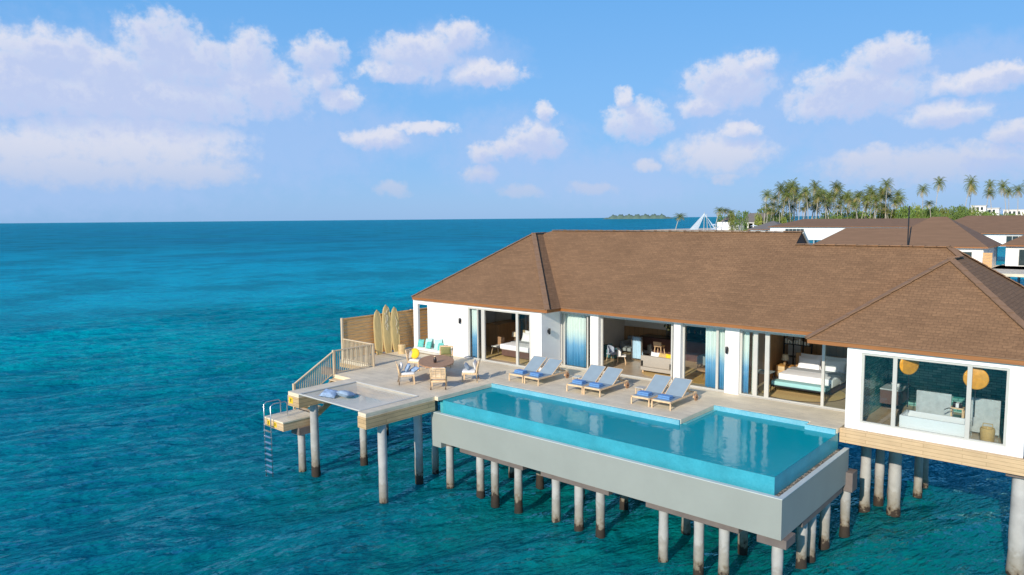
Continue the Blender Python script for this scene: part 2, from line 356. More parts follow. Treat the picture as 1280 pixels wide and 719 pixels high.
def pile_mat():
    m = bpy.data.materials.new('pile_concrete'); m.use_nodes = True; t = NT(m.node_tree); p = t.n['Principled BSDF']
    g = t.new('ShaderNodeNewGeometry'); s = t.new('ShaderNodeSeparateXYZ'); t.link(g.outputs['Position'], s.inputs[0])
    oi = t.new('ShaderNodeObjectInfo')
    nz = t.noise(g.outputs['Position'], 5.0, 4, 0.6); big = t.noise(g.outputs['Position'], 1.3, 3, 0.6)
    z = t.math('ADD', s.outputs[2], t.math('MULTIPLY_ADD', nz, 1.1, -0.55)); z = t.math('ADD', z, t.lin(oi.outputs['Random'], 0, 1, -0.3, 0.25))
    c = t.ramp(t.lin(z, -1.2, 1.8, 0, 1), [(0.0, (0.02, 0.018, 0.012)), (0.235, (0.045, 0.03, 0.02)), (0.262, (0.20, 0.16, 0.11)), (0.34, (0.30, 0.275, 0.225)), (0.50, (0.36, 0.34, 0.30)), (0.56, (0.44, 0.43, 0.40)), (1.0, (0.47, 0.46, 0.44))])
    mx = t.new('ShaderNodeVectorMath', operation='SCALE'); t.link(c, mx.inputs[0]); t.link(t.lin(big, .3, .7, .8, 1.15), mx.inputs[3])
    t.link(mx.outputs[0], p.inputs['Base Color']); p.inputs['Roughness'].default_value = 0.85
    b = t.new('ShaderNodeBump'); b.inputs['Strength'].default_value = 0.4; b.inputs['Distance'].default_value = 0.03
    t.link(nz, b.inputs['Height']); t.link(b.outputs[0], p.inputs['Normal'])
    return m

def ocean_mat():
    m = bpy.data.materials.new('sea_water'); m.use_nodes = True; t = NT(m.node_tree); p = t.n['Principled BSDF']
    g = t.new('ShaderNodeNewGeometry'); s = t.new('ShaderNodeSeparateXYZ'); t.link(g.outputs['Position'], s.inputs[0]); P_ = g.outputs['Position']
    # depth of the lagoon: shallow and green around the villa, deeper and bluer out to sea, with coral patches
    dist = t.math('SQRT', t.math('ADD', t.math('POWER', t.math('SUBTRACT', s.outputs[0], -9.0), 2.0), t.math('POWER', t.math('SUBTRACT', s.outputs[1], 14.0), 2.0)))
    n_big = t.noise(P_, 0.035, 4, 0.55); n_mid = t.noise(P_, 0.16, 4, 0.6)
    dd = t.math('ADD', dist, t.math('MULTIPLY_ADD', n_big, 30.0, -15.0))
    base = t.ramp(t.lin(dd, 0, 400, 0, 1), [(0.0, (0.0, 0.185, 0.10)), (0.02, (0.0, 0.20, 0.125)), (0.055, (0.0, 0.23, 0.175)), (0.10, (0.0, 0.31, 0.31)), (0.27, (0.0, 0.42, 0.54)), (0.5, (0.0, 0.40, 0.55)), (1.0, (0.0, 0.25, 0.36))])
    patch = t.smooth(t.math('ADD', t.math('MULTIPLY', n_big, 0.65), t.math('MULTIPLY', n_mid, 0.35)), 0.42, 0.60)
    mq = t.new('ShaderNodeMapping'); t.link(P_, mq.inputs[0]); mq.inputs['Rotation'].default_value = (0, 0, R(-41.5)); mp0 = t.new('ShaderNodeMapping'); t.link(mq.outputs[0], mp0.inputs[0]); mp0.inputs['Scale'].default_value = (0.004, 0.008, 1)
    far = t.noise(mp0.outputs[0], 1.0, 4, 0.6)
    dark = t.mix(0.72, base, (0.0, 0.085, 0.105, 1))
    col = t.mix(t.math('MULTIPLY', patch, 0.66), base, dark)
    col = t.mix(t.math('MULTIPLY', t.smooth(far, 0.45, 0.68), 0.45), col, (0.003, 0.17, 0.31, 1))
    foam = t.math('ADD', 0.0, 0.0)
    # wind ripples at several sizes, crests running across the sea
    mr = t.new('ShaderNodeMapping'); t.link(P_, mr.inputs[0]); mr.inputs['Rotation'].default_value = (0, 0, R(-74)); mp = t.new('ShaderNodeMapping'); t.link(mr.outputs[0], mp.inputs[0]); mp.inputs['Scale'].default_value = (0.36, 1.0, 1)
    h0 = t.noise(mp.outputs[0], 6.5, 3, 0.6); h1 = t.noise(mp.outputs[0], 2.3, 3, 0.6); h2 = t.noise(mp.outputs[0], 0.75, 4, 0.6); h3 = t.noise(mp.outputs[0], 0.17, 4, 0.6)
    h = t.math('ADD', t.math('ADD', t.math('MULTIPLY', h0, 0.075), t.math('MULTIPLY', h1, 0.36)), t.math('ADD', t.math('MULTIPLY', h2, 0.60), t.math('MULTIPLY', h3, 1.3)))
    b = t.new('ShaderNodeBump'); b.inputs['Strength'].default_value = 1.0; b.inputs['Distance'].default_value = 1.0
    t.link(h, b.inputs['Height']); t.n.remove(p); out = [n for n in t.n if n.type == 'OUTPUT_MATERIAL'][0]
    df = t.new('ShaderNodeSubsurfaceScattering', falloff='BURLEY'); t.link(col, df.inputs[0]); df.inputs['Scale'].default_value = 1.0; df.inputs['Radius'].default_value = (0.5, 4.0, 4.5); b2 = t.new('ShaderNodeBump'); b2.inputs['Strength'].default_value = 1.0; b2.inputs['Distance'].default_value = 1.3; t.link(h, b2.inputs['Height']); t.link(b2.outputs[0], df.inputs['Normal'])
    dd2 = t.new('ShaderNodeBsdfDiffuse'); t.link(col, dd2.inputs[0]); t.link(b2.outputs[0], dd2.inputs['Normal']); mxd = t.new('ShaderNodeMixShader'); mxd.inputs[0].default_value = 0.7; t.link(df.outputs[0], mxd.inputs[1]); t.link(dd2.outputs[0], mxd.inputs[2])
    gl = t.new('ShaderNodeBsdfGlossy'); gl.inputs['Roughness'].default_value = 0.05; t.link(b.outputs[0], gl.inputs['Normal']); gl.inputs[0].default_value = (0.28, 0.82, 0.95, 1)
    fr = t.new('ShaderNodeFresnel'); fr.inputs[0].default_value = 1.33; t.link(b.outputs[0], fr.inputs[1])
    f = t.math('MINIMUM', t.math('MULTIPLY', fr.outputs[0], 1.1), 0.27)   # wave faces hide one another at low angles
    ms = t.new('ShaderNodeMixShader'); t.link(f, ms.inputs[0]); t.link(mxd.outputs[0], ms.inputs[1]); t.link(gl.outputs[0], ms.inputs[2]); t.link(ms.outputs[0], out.inputs[0])
    return m

M_shingle = shingle_mat()
M_cap = mat('ridge_shingle', (0.265, 0.155, 0.088), 0.9, 0.15, 6)
M_white = mat('white_stucco', (0.86, 0.85, 0.82), 0.75, 0.02, 1.5, 0.08, 60)
M_ceiling = mat('ceiling_paint', (0.86, 0.84, 0.80), 0.8, 0.02)
M_fascia = mat('varnished_fascia', (0.34, 0.135, 0.04), 0.4, 0.18, 2.0, stretch=(0.6, 0.6, 20))
M_frame = mat('white_frame', (0.56, 0.55, 0.50), 0.35, 0.03)
M_glass = glass_mat()
M_glassg = glass_mat('bath_glass', (0.96, 0.985, 0.98), 1.9)
M_ombre = ombre_mat()
M_deck = plank_mat('deck_boards', (0.80, 0.69, 0.50), (0.72, 0.62, 0.45), 0.145, 2.9, 0.005, 0.7, gapc=(0.52, 0.44, 0.33), stain=0.14, bump=0.3)
M_beam = plank_mat('deck_timber', (0.62, 0.43, 0.22), (0.54, 0.37, 0.19), 0.16, 3.6, 0.006, 0.6, gapc=(0.17, 0.11, 0.05))
M_skirt = plank_mat('skirt_timber', (0.66, 0.47, 0.27), (0.58, 0.41, 0.23), 0.125, 1.8, 0.006, 0.6, gapc=(0.36, 0.24, 0.12), stain=0.1)
M_fence = mat('fence_timber', (0.70, 0.40, 0.15), 0.65, 0.25, 3.0, stretch=(3, 0.6, 9))
M_post = mat('post_timber', (0.72, 0.56, 0.36), 0.6, 0.15, 3.0, stretch=(9, 9, 1))
M_rail = mat('rail_timber', (0.66, 0.53, 0.35), 0.65, 0.15, 3.0)
M_teak = mat('teak', (0.78, 0.55, 0.32), 0.5, 0.2, 6, stretch=(1, 5, 1))
M_teakdark = mat('dark_teak', (0.44, 0.25, 0.14), 0.65, 0.25, 4, stretch=(1, 6, 1), spec=0.25)
M_surf = mat('carved_board', (0.60, 0.45, 0.19), 0.45, 0.2, 3, stretch=(8, 8, 0.7))
M_white_mark = mat('white_resin', (0.8, 0.78, 0.7), 0.4, 0.05)
M_stump = mat('stump_wood', (0.60, 0.43, 0.22), 0.6, 0.25, 7)
M_sling = mat('sling_fabric', (0.27, 0.35, 0.40), 0.75, 0.06, 3)
M_towel = mat('blue_towel', (0.13, 0.29, 0.56), 0.95, 0.12, 20, 0.3, 90)
M_cush = mat('cushion_white', (0.80, 0.78, 0.74), 0.9, 0.04, 4)
M_cushblue = mat('cushion_blue', (0.30, 0.42, 0.58), 0.9, 0.35, 9)
M_yellow = mat('yellow_fabric', (0.85, 0.56, 0.02), 0.8, 0.06, 4)
M_turq = mat('turquoise_fabric', (0.12, 0.50, 0.46), 0.8, 0.2, 6)
M_paleturq = mat('pale_turquoise_fabric', (0.45, 0.80, 0.74), 0.8, 0.1, 6)
M_basin = mat('basin_render', (0.31, 0.335, 0.305), 0.75, 0.05, 0.6, 0.1, 30)
M_basintop = mat('basin_coping', (0.55, 0.60, 0.58), 0.6, 0.06, 2)
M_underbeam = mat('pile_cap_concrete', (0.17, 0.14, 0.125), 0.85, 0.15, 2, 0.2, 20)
M_pooltile = tile_mat('pool_mosaic', (0.03, 0.36, 0.42), (0.045, 0.42, 0.48), 0.06)
M_weir = tile_mat('weir_mosaic', (0.035, 0.33, 0.43), (0.05, 0.37, 0.47), 0.05, 0.38, None, (0.06, 0.37, 0.46), 0.002)
M_coping = tile_mat('coping_mosaic', (0.12, 0.44, 0.58), (0.18, 0.50, 0.62), 0.05, 0.2)
M_gravel = mat('pebbles', (0.11, 0.095, 0.08), 0.8, 0.9, 14, 1.0, 14)
M_poolwater = pool_water_mat()
M_pile = pile_mat()
M_sea = ocean_mat()
M_net = mat('net_cord', (0.78, 0.74, 0.66), 0.9, 0.05)
M_steel = mat('stainless_steel', (0.55, 0.58, 0.60), 0.25, 0.05, metal=0.85)
M_black = mat('black_metal', (0.015, 0.015, 0.017), 0.4, 0.05)
M_dark = mat('dark_lacquer', (0.03, 0.02, 0.018), 0.3, 0.2)
M_floor = plank_mat('interior_oak', (0.56, 0.42, 0.27), (0.49, 0.36, 0.23), 0.16, 1.6, 0.004, 0.35, gapc=(0.15, 0.1, 0.05))
M_panel = plank_mat('walnut_panel', (0.46, 0.27, 0.13), (0.41, 0.24, 0.115), 0.3, 5.0, 0.006, 0.4, along='V', gapc=(0.12, 0.06, 0.03))
M_beige = mat('beige_plaster', (0.80, 0.76, 0.68), 0.8, 0.04)
M_jute = mat('jute_rug', (0.58, 0.40, 0.16), 0.95, 0.15, 20, 0.6, 60)
M_linen = mat('white_linen', (0.84, 0.85, 0.88), 0.9, 0.03, 2)
M_throw = mat('grey_throw', (0.42, 0.45, 0.48), 0.95, 0.08, 8)
M_bedbase = mat('bed_base_brown', (0.12, 0.065, 0.05), 0.7, 0.1)
M_sofa = mat('sofa_weave', (0.42, 0.38, 0.32), 0.9, 0.12, 30, 0.4, 60)
M_orange = mat('orange_lacquer', (0.80, 0.36, 0.03), 0.4, 0.25, 5)
M_bathstone = tile_mat('bath_teal_tile', (0.05, 0.30, 0.27), (0.34, 0.60, 0.54), 0.10, 0.2, 0.3, (0.01, 0.05, 0.05), 0.008)
M_tub = mat('tub_enamel', (0.85, 0.87, 0.88), 0.12, 0.01)
M_acrylic = mat('grey_marble', (0.50, 0.54, 0.55), 0.3, 0.18, 5)
M_green = mat('leaf_green', (0.05, 0.13, 0.03), 0.6, 0.4, 10)
M_petal = mat('pale_petals', (0.7, 0.68, 0.35), 0.7, 0.3, 20)
M_grey = mat('grey_fabric', (0.32, 0.35, 0.36), 0.9, 0.1)
M_tealfab = mat('teal_fabric', (0.05, 0.17, 0.19), 0.9, 0.2)
M_wicker = mat('wicker', (0.36, 0.22, 0.10), 0.7, 0.35, 40, 0.6, 50)
M_bottle = mat('coloured_glass', (0.25, 0.30, 0.20), 0.15, 0.8, 18)
M_shade = mat('lamp_shade_linen', (0.75, 0.66, 0.48), 0.8, 0.05)
M_sage = mat('olive_fabric', (0.25, 0.25, 0.10), 0.9, 0.15)

# ------------------------------------------------------------------ the sea
SEA = -0.7
def build_sea():
    x0, x1, y0, y1, st = -100.0, 20.0, -6.0, 104.0, 0.30
    nx = int((x1 - x0) / st) + 1; ny = int((y1 - y0) / st) + 1
    X, Y = np.meshgrid(np.linspace(x0, x1, nx), np.linspace(y0, y1, ny))
    Z = np.zeros_like(X); main = R(-16.0)   # the way the chop travels
    DX = np.zeros_like(X); DY = np.zeros_like(X)
    for k in range(70):
        lam = 0.9 * (9.0 / 0.9) ** rng.rand(); a = main + rng.normal(0, 0.36); ph = rng.rand() * 6.283
        amp = 0.0068 * lam ** 0.85 * (0.6 + 0.8 * rng.rand()); kx, ky = math.cos(a) * 6.283 / lam, math.sin(a) * 6.283 / lam
        th = kx * X + ky * Y + ph
        Z += amp * np.cos(th); DX -= 0.9 * amp * math.cos(a) * np.sin(th); DY -= 0.9 * amp * math.sin(a) * np.sin(th)
    gust = 0.95 + 0.35 * np.sin(X * 0.11 + 1.3 * np.sin(Y * 0.07)) * np.sin(Y * 0.13 + X * 0.05)
    edge = np.minimum(np.minimum(X - x0, x1 - X), np.minimum(Y - y0, y1 - Y)); fade = np.clip(edge / 14.0, 0, 1) ** 1.5 * gust
    Z = Z * fade + SEA; Xd = X + DX * fade; Yd = Y + DY * fade
    co = np.stack([Xd, Yd, Z], -1).reshape(-1, 3)
    i = np.arange(ny - 1)[:, None] * nx + np.arange(nx - 1)[None, :]; i = i.ravel()
    fc = np.stack([i, i + 1, i + nx + 1, i + nx], -1)
    B = 45000.0; n0 = len(co)
    far = np.array([(-B, -B), (B, -B), (B, B), (-B, B), (x0, y0), (x1, y0), (x1, y1), (x0, y1)], float)
    co = np.vstack([co, np.column_stack([far, np.full(8, SEA)])])
    q = np.array([(0, 1, 5, 4), (1, 2, 6, 5), (2, 3, 7, 6), (3, 0, 4, 7)]) + n0
    fc = np.vstack([fc, q])
    me = bpy.data.meshes.new('sea'); me.vertices.add(len(co)); me.vertices.foreach_set('co', co.ravel())
    me.loops.add(fc.size); me.loops.foreach_set('vertex_index', fc.ravel().astype(np.int32))
    me.polygons.add(len(fc)); me.polygons.foreach_set('loop_start', np.arange(0, fc.size, 4, dtype=np.int32)); me.polygons.foreach_set('loop_total', np.full(len(fc), 4, np.int32))
    me.polygons.foreach_set('use_smooth', np.ones(len(fc), bool)); me.update(calc_edges=True); me.validate()
    me.materials.append(M_sea)
    o = bpy.data.objects.new('sea', me); sc.collection.objects.link(o); tag(o, 'turquoise and deep blue sea around the villa out to the horizon', kind='structure')
build_sea()

# ------------------------------------------------------------------ the villa: roof
T_ = 0.75; ZE = 6.42                     # roof pitch (rise per metre) and the height of the shingle edge
villa = thing('overwater_villa', 'long white overwater villa with brown hipped shingle roofs and glazed front, nearest building', 'villa', (-17, 33, 3.3))
def roof_z(run): return ZE + T_ * run
rb = MB()
# main roof, tall stretch
Yr = 33.6; Zr = roof_z(Yr - 28.6)
rb.poly([(-27.0, 28.6, ZE), (-12.05, 28.6, ZE), (-12.05, Yr, Zr), (-26.5, Yr, Zr), (-27.0, 33.37, roof_z(4.77))])
rb.poly([(-12.05, 38.6, ZE), (-27.0, 38.6, ZE), (-27.0, 33.83, roof_z(4.77)), (-26.5, Yr, Zr), (-12.05, Yr, Zr)])
rb.poly([(-27.0, 33.37, roof_z(4.77)), (-26.5, Yr, Zr), (-27.0, 33.83, roof_z(4.77))])
# right block
A = (-5.55, 30.65, roof_z(3.8)); A2 = (-5.55, 32.4, roof_z(3.8)); Rr = (-6.02, 32.87, roof_z(4.27)); RL = (-12.05, 32.87, roof_z(4.27))
rb.poly([(-12.05, 28.6, ZE), (-9.35, 28.6, ZE), A2, Rr, RL])
rb.poly([(-9.35, 28.6, ZE), (-9.35, 26.85, ZE), A, A2])
rb.poly([(-9.35, 26.85, ZE), (-1.75, 26.85, ZE), A])
rb.poly([(-1.75, 26.85, ZE), (-1.75, 37.14, ZE), Rr, A2, A])
rb.poly([(-1.75, 37.14, ZE), (-12.05, 37.14, ZE), RL, Rr])
# left wing
tl = 0.713; CX = -27.15; zl = ZE + tl * 5.05
Lf = (CX, 32.55, zl); Lb = (CX, 34.6, zl)
rb.poly([(-32.2, 27.5, ZE), (-22.1, 27.5, ZE), Lf]); rb.poly([(-22.1, 27.5, ZE), (-22.1, 39.65, ZE), Lb, Lf])
rb.poly([(-32.2, 39.65, ZE), (-32.2, 27.5, ZE), Lf, Lb]); rb.poly([(-22.1, 39.65, ZE), (-32.2, 39.65, ZE), Lb])
roof = rb.build('roof', M_shingle, villa)
# gable end where the tall ridge stops, with its barge board
MB().poly([(-12.04, 32.6, roof_z(4.0)), (-12.04, 34.6, roof_z(4.0)), (-12.04, Yr, Zr)]).build('gable', mat('dark_gable_boards', (0.07, 0.045, 0.035), 0.8), roof)
bb = MB(); bb.bar((-11.99, Yr, Zr), (-11.99, 36.0, roof_z(2.6)), 0.06, 0.13)
bb.build('barge_board', M_frame, roof)
def cap(p, q, wd=0.26):
    caps = MB()
    p = Vector(p); q = Vector(q); L = (q - p).length; n = max(1, int(L / 0.42))
    for i in range(n):
        a = p.lerp(q, i / n); b = p.lerp(q, (i + 1.06) / n); up = Vector((0, 0, 0.035 + 0.008 * (i % 2)))
        caps.bar(a + up * 0.6, b + up, wd, 0.035)
    caps.build('ridge_cap', M_cap, roof)
for p, q in [((-26.5, Yr, Zr), (-12.0, Yr, Zr)), (RL, Rr), (Rr, A2), (A2, A), (A, (-9.35, 26.85, ZE)), (A, (-1.75, 26.85, ZE)), (Rr, (-1.75, 37.14, ZE)),
             (Lf, (-32.2, 27.5, ZE)), (Lf, (-22.1, 27.5, ZE)), (Lf, Lb)]: cap(p, q)
zb = 6.245
for q in [(-32.18, -22.12, 27.515, 27.55), (-22.155, -22.12, 27.55, 29.0), (-32.18, -32.145, 27.55, 39.6), (-22.12, -9.33, 28.615, 28.65), (-9.33, -1.77, 26.865, 26.90), (-9.33, -9.295, 26.90, 28.615), (-1.805, -1.77, 26.90, 37.1), (-22.1, -12.0, 38.55, 38.585)]:
    MB().box(*q, zb, ZE - 0.025).build('fascia', M_fascia, roof)
for q in [(-32.22, -22.08, 27.48, 27.53), (-22.08, -9.37, 28.58, 28.63), (-9.37, -1.73, 26.83, 26.88), (-22.13, -22.08, 27.53, 28.6), (-1.78, -1.73, 26.88, 37.1)]:
    MB().box(*q, ZE - 0.022, ZE + 0.012).build('shingle_edge', M_cap, roof)
sf = MB(); sf.box(-32.15, -22.15, 27.54, 39.5, 6.262, 6.29).box(-22.15, -9.3, 28.64, 38.5, 6.265, 6.292).box(-9.3, -1.8, 26.89, 37.0, 6.268, 6.295)
sf.build('ceiling', M_ceiling, villa)

# ------------------------------------------------------------------ the villa: walls, columns
ZF = 3.335; ZH = 6.12; ZT = 6.262
def wall(*bx, m=M_white, name='wall', label=None):
    b = MB()
    for q in bx: b.box(*q)
    return b.build(name, m, villa, label=label)
wall((-32.26, -31.88, 27.65, 27.80, 3.3, ZT), name='column')
wall((-31.88, -31.03, 27.65, 27.85, 6.0, ZT), (-31.03, -27.76, 27.65, 27.85, 3.3, ZT), (-27.76, -23.28, 27.66, 27.85, ZH, ZT))
wall((-31.03, -30.83, 27.85, 38.5, 3.3, ZT))
wall((-23.28, -22.57, 27.65, 27.85, 3.3, ZT), (-22.77, -22.57, 27.85, 29.2, 3.3, ZT))
wall((-22.57, -20.56, 29.21, 29.4, ZH, ZT), (-20.08, -15.96, 29.21, 29.4, ZH, ZT), (-15.64, -13.57, 29.21, 29.4, ZH, ZT), (-12.94, -8.15, 29.21, 29.4, ZH, ZT))
wall((-20.56, -20.08, 28.98, 29.42, 3.3, ZT), name='column'); wall((-15.97, -15.63, 28.98, 29.42, 3.3, ZT), name='column')
wall((-13.57, -12.94, 29.12, 29.42, 3.3, ZT), (-13.3, -13.15, 29.42, 36.5, 3.3, ZT))
wall((-7.96, -7.47, 27.0, 27.2, 3.3, ZT), (-3.13, -2.67, 27.0, 27.2, 3.3, ZT), (-7.47, -3.13, 27.0, 27.2, 3.3, 3.56), (-7.47, -3.13, 27.0, 27.2, 6.08, ZT), (-7.96, -7.80, 27.2, 36.4, 3.3, ZT), (-2.83, -2.67, 27.2, 36.4, 3.3, ZT))
wall((-31.03, -2.67, 36.5, 36.7, 3.3, ZT))
wall((-22.77, -22.60, 29.2, 36.5, ZF, ZT), m=M_beige, name='partition')
wall((-30.8, -22.8, 33.2, 33.35, ZF, ZT), m=M_beige, name='partition')
f = MB().box(-30.83, -22.6, 27.86, 36.5, 3.306, ZF).box(-22.6, -8.0, 29.42, 36.5, 3.306, ZF).box(-7.8, -2.83, 27.2, 36.4, 3.306, ZF + 0.02); f.build('floor', M_floor, villa)
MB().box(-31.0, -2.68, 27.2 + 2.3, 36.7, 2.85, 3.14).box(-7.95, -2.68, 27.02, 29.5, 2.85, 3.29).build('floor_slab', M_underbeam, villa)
MB().box(-8.08, -1.9, 26.84, 26.99, 2.78, 3.297).build('timber_skirt', M_skirt, villa)
MB().box(-2.05, -1.9, 26.99, 36.6, 2.78, 3.297).build('timber_skirt', M_skirt, villa)

def window(x0, x1, y, z0, z1, posts, panes, w=0.07, d=0.10, g=M_glass, name='sliding_window', label=None):
    b = MB(); b.box(x0, x1, y, y + d, z0, z0 + 0.06); b.box(x0, x1, y, y + d, z1 - 0.08, z1)
    for a, c in posts: b.box(a, c, y + 0.005, y + d - 0.005, z0 + 0.06, z1 - 0.08)
    o = b.build(name, M_frame, villa, label=label)
    for a, c in panes:
        MB().box(a, c, y + d / 2, y + d / 2 + 0.012, z0 + 0.06, z1 - 0.08).build('pane', g, o)
    return o
Z0 = 3.305
window(-27.76, -23.28, 27.70, Z0, ZH, [(-27.76, -27.69), (-27.12, -27.06), (-26.80, -26.56), (-24.33, -24.18), (-23.42, -23.28)], [(-27.69, -26.8), (-24.18, -23.42)])
window(-22.57, -20.56, 29.23, Z0, ZH, [(-22.57, -22.50), (-22.42, -22.34), (-20.95, -20.88), (-20.63, -20.56)], [(-22.34, -20.95), (-20.88, -20.63)])
window(-20.08, -15.97, 29.23, Z0, ZH, [(-20.08, -20.0), (-16.24, -16.16), (-16.06, -15.97)], [(-16.16, -16.06)])
window(-15.63, -13.57, 29.23, Z0, ZH, [(-15.63, -15.56), (-14.04, -13.93), (-13.64, -13.57)], [(-15.56, -14.04), (-13.93, -13.64)])
window(-12.94, -7.97, 29.23, Z0, ZH, [(-12.94, -12.86), (-12.36, -12.18), (-11.86, -11.68), (-9.56, -9.45), (-8.1, -7.97)], [(-12.86, -12.36), (-12.18, -11.86), (-9.45, -8.1)])
window(-7.47, -3.13, 27.04, 3.56, 6.08, [(-7.47, -7.39), (-6.47, -6.34), (-4.27, -4.14), (-3.21, -3.13)], [(-7.39, -6.47), (-6.34, -4.27), (-4.14, -3.21)], g=M_glassg, name='bathroom_window')
# track rails in the deck in front of the sliding doors
tr = MB()
for a, c, y in [(-27.76, -23.28, 27.60), (-22.57, -20.56, 29.12), (-20.08, -15.97, 29.12), (-15.63, -13.57, 29.14), (-12.94, -8.08, 29.12)]: tr.box(a, c, y, y + 0.045, 3.302, 3.318)
tr.build('door_track', M_frame, villa)

# curtains, dip dyed white to blue
def curtain(x0, x1, y, label, z0=3.36, z1=6.05, amp=0.045, pitch=0.17, m=M_ombre, along='X', name='curtain', group='dip dyed curtains'):
    n = int(abs(x1 - x0) / 0.018); vs = []; fs = []; rows = 10; ph = random.random() * 6
    for j in range(rows + 1):
        z = z0 + (z1 - z0) * j / rows; k = 1.0 - 0.25 * j / rows
        for i in range(n + 1):
            u = i / n; s = x0 + (x1 - x0) * u
            off = amp * k * (math.sin(2 * math.pi * s / pitch + 0.8 * math.sin(s * 5 + ph)) + 0.3 * math.sin(s * 19 + ph + z))
            vs.append((s, y + off, z) if along == 'X' else (y + off, s, z))
    for j in range(rows):
        for i in range(n): a = j * (n + 1) + i; fs.append((a, a + 1, a + n + 2, a + n + 1))
    t = thing(name, label, 'curtain', ((x0 + x1) / 2, y, z0) if along == 'X' else (y, (x0 + x1) / 2, z0), group)
    o = MB().add(vs, fs, True).build('fabric', m, t)
    MB().tube([(x0, y, z1 + 0.02), (x1, y, z1 + 0.02)] if along == 'X' else [(y, x0, z1 + 0.02), (y, x1, z1 + 0.02)], 0.012).build('rail', M_steel, t)
curtain(-27.72, -27.20, 27.90, 'narrow blue and white curtain inside the left end of the far left bedroom window')
curtain(-23.62, -23.34, 27.92, 'pale blue curtain gathered at the right end of the far left bedroom window')
curtain(-22.46, -21.18, 29.44, 'wide curtain fading from white to blue in the window right of the grey corner wall')
curtain(-14.63, -14.10, 29.44, 'curtain fading from white to deep blue behind the last two loungers')
curtain(-14.0, -13.68, 29.44, 'narrow lilac blue curtain right beside the thick white column')
curtain(-12.92, -12.62, 29.44, 'blue and white curtain at the left end of the right bedroom window')
M_cream = mat('cream_curtain', (0.75, 0.72, 0.63), 0.9, 0.05)
curtain(-12.52, -12.28, 29.5, 'plain cream curtain gathered at the left side of the right bedroom', m=M_cream)
M_tealcurt = mat('teal_curtain', (0.02, 0.13, 0.17), 0.9, 0.3, 6)
curtain(-29.4, -28.3, 33.05, 'dark teal curtain on the back wall of the left bedroom', m=M_tealcurt)

# wall lights
def wall_light(x, y, z, label, nx=0):
    t = thing('wall_light', label, 'wall lamp', (x, y, z), 'dark wall lamps on the white walls')
    if nx == 0:
        MB().box(x - 0.05, x + 0.05, y - 0.03, y, z - 0.08, z + 0.08, 0.008).build('back_plate', M_black, t)
        MB().lathe([(0.045, -0.15), (0.06, -0.12), (0.06, 0.12), (0.045, 0.15)], x, y - 0.1, 12, z=z).build('lamp_shade', M_black, t)
    else:
        MB().box(x, x + 0.03, y - 0.05, y + 0.05, z - 0.08, z + 0.08, 0.008).build('back_plate', M_black, t)
        MB().lathe([(0.045, -0.15), (0.06, -0.12), (0.06, 0.12), (0.045, 0.15)], x + 0.1, y, 12, z=z).build('lamp_shade', M_black, t)
wall_light(-28.3, 27.65, 5.33, 'dark wall lamp on the white wall above the turquoise cushions')
wall_light(-22.57, 28.15, 5.24, 'dark wall lamp on the shaded grey side wall of the left wing', 1)
wall_light(-13.45, 29.12, 5.2, 'dark wall lamp on the thick white column between living room and right bedroom')
wall_light(-8.12, 29.2, 4.72, 'dark wall lamp just left of the projecting bathroom wing')

# ------------------------------------------------------------------ the deck
deck = thing('pool_deck', 'grey timber deck between the villa and the pool, with a cut out for the net', 'deck', (-25, 24, 3.3))
outline = [(-28.6, 17.1), (-27.75, 17.1), (-27.75, 20.2), (-23.32, 20.2), (-23.32, 17.0), (-22.82, 17.0), (-22.82, 20.66), (-22.62, 20.66), (-22.62, 24.14), (-12.95, 24.14), (-12.95, 26.97), (-9.15, 26.97),
           (-9.15, 26.62), (-8.09, 26.62), (-8.09, 29.2), (-22.57, 29.2), (-22.57, 27.68), (-33.0, 27.68), (-33.0, 23.0), (-30.15, 23.0), (-30.15, 20.5), (-28.6, 20.5)]
MB().prism(outline, 3.13, 3.3).build('boards', M_deck, deck)
MB().box(-32.9, -31.1, 27.7, 33.0, 3.13, 3.299).build('boards', M_deck, deck)
# top trim boards showing the end of the deck
for q in [(-28.62, -27.73, 17.08, 20.45, 2.67, 3.126), (-23.34, -22.80, 16.98, 20.64, 2.67, 3.126), (-27.73, -23.34, 20.2, 20.42, 2.7, 3.126), (-30.17, -28.65, 20.5, 20.6, 2.9, 3.126), (-30.17, -30.1, 20.6, 22.9, 2.9, 3.126), (-33.02, -30.17, 22.98, 23.08, 2.9, 3.126)]:
    MB().box(*q).build('edge_beam', M_beam, deck)
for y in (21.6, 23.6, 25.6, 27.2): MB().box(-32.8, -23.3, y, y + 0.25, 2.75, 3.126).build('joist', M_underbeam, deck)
def sign(x0, x1, y, z0, z1, label):
    t = thing('warning_sign', label, 'sign', ((x0 + x1) / 2, y, z0), 'yellow signs on the timber edges')
    MB().box(x0, x1, y - 0.012, y - 0.003, z0, z1).build('plate', M_yellow, t)
    cx, cz = (x0 + x1) / 2, (z0 + z1) / 2; h = (z1 - z0)
    MB().box(cx - 0.03, cx + 0.03, y - 0.018, y - 0.0125, cz - h * 0.25, cz + h * 0.1).box(cx - 0.05, cx + 0.06, y - 0.018, y - 0.0125, cz + h * 0.14, cz + h * 0.3).build('pictogram', M_black, t)
sign(-28.5, -28.2, 17.08, 2.8, 3.06, 'yellow warning sign on the end of the deck beam beside the net')

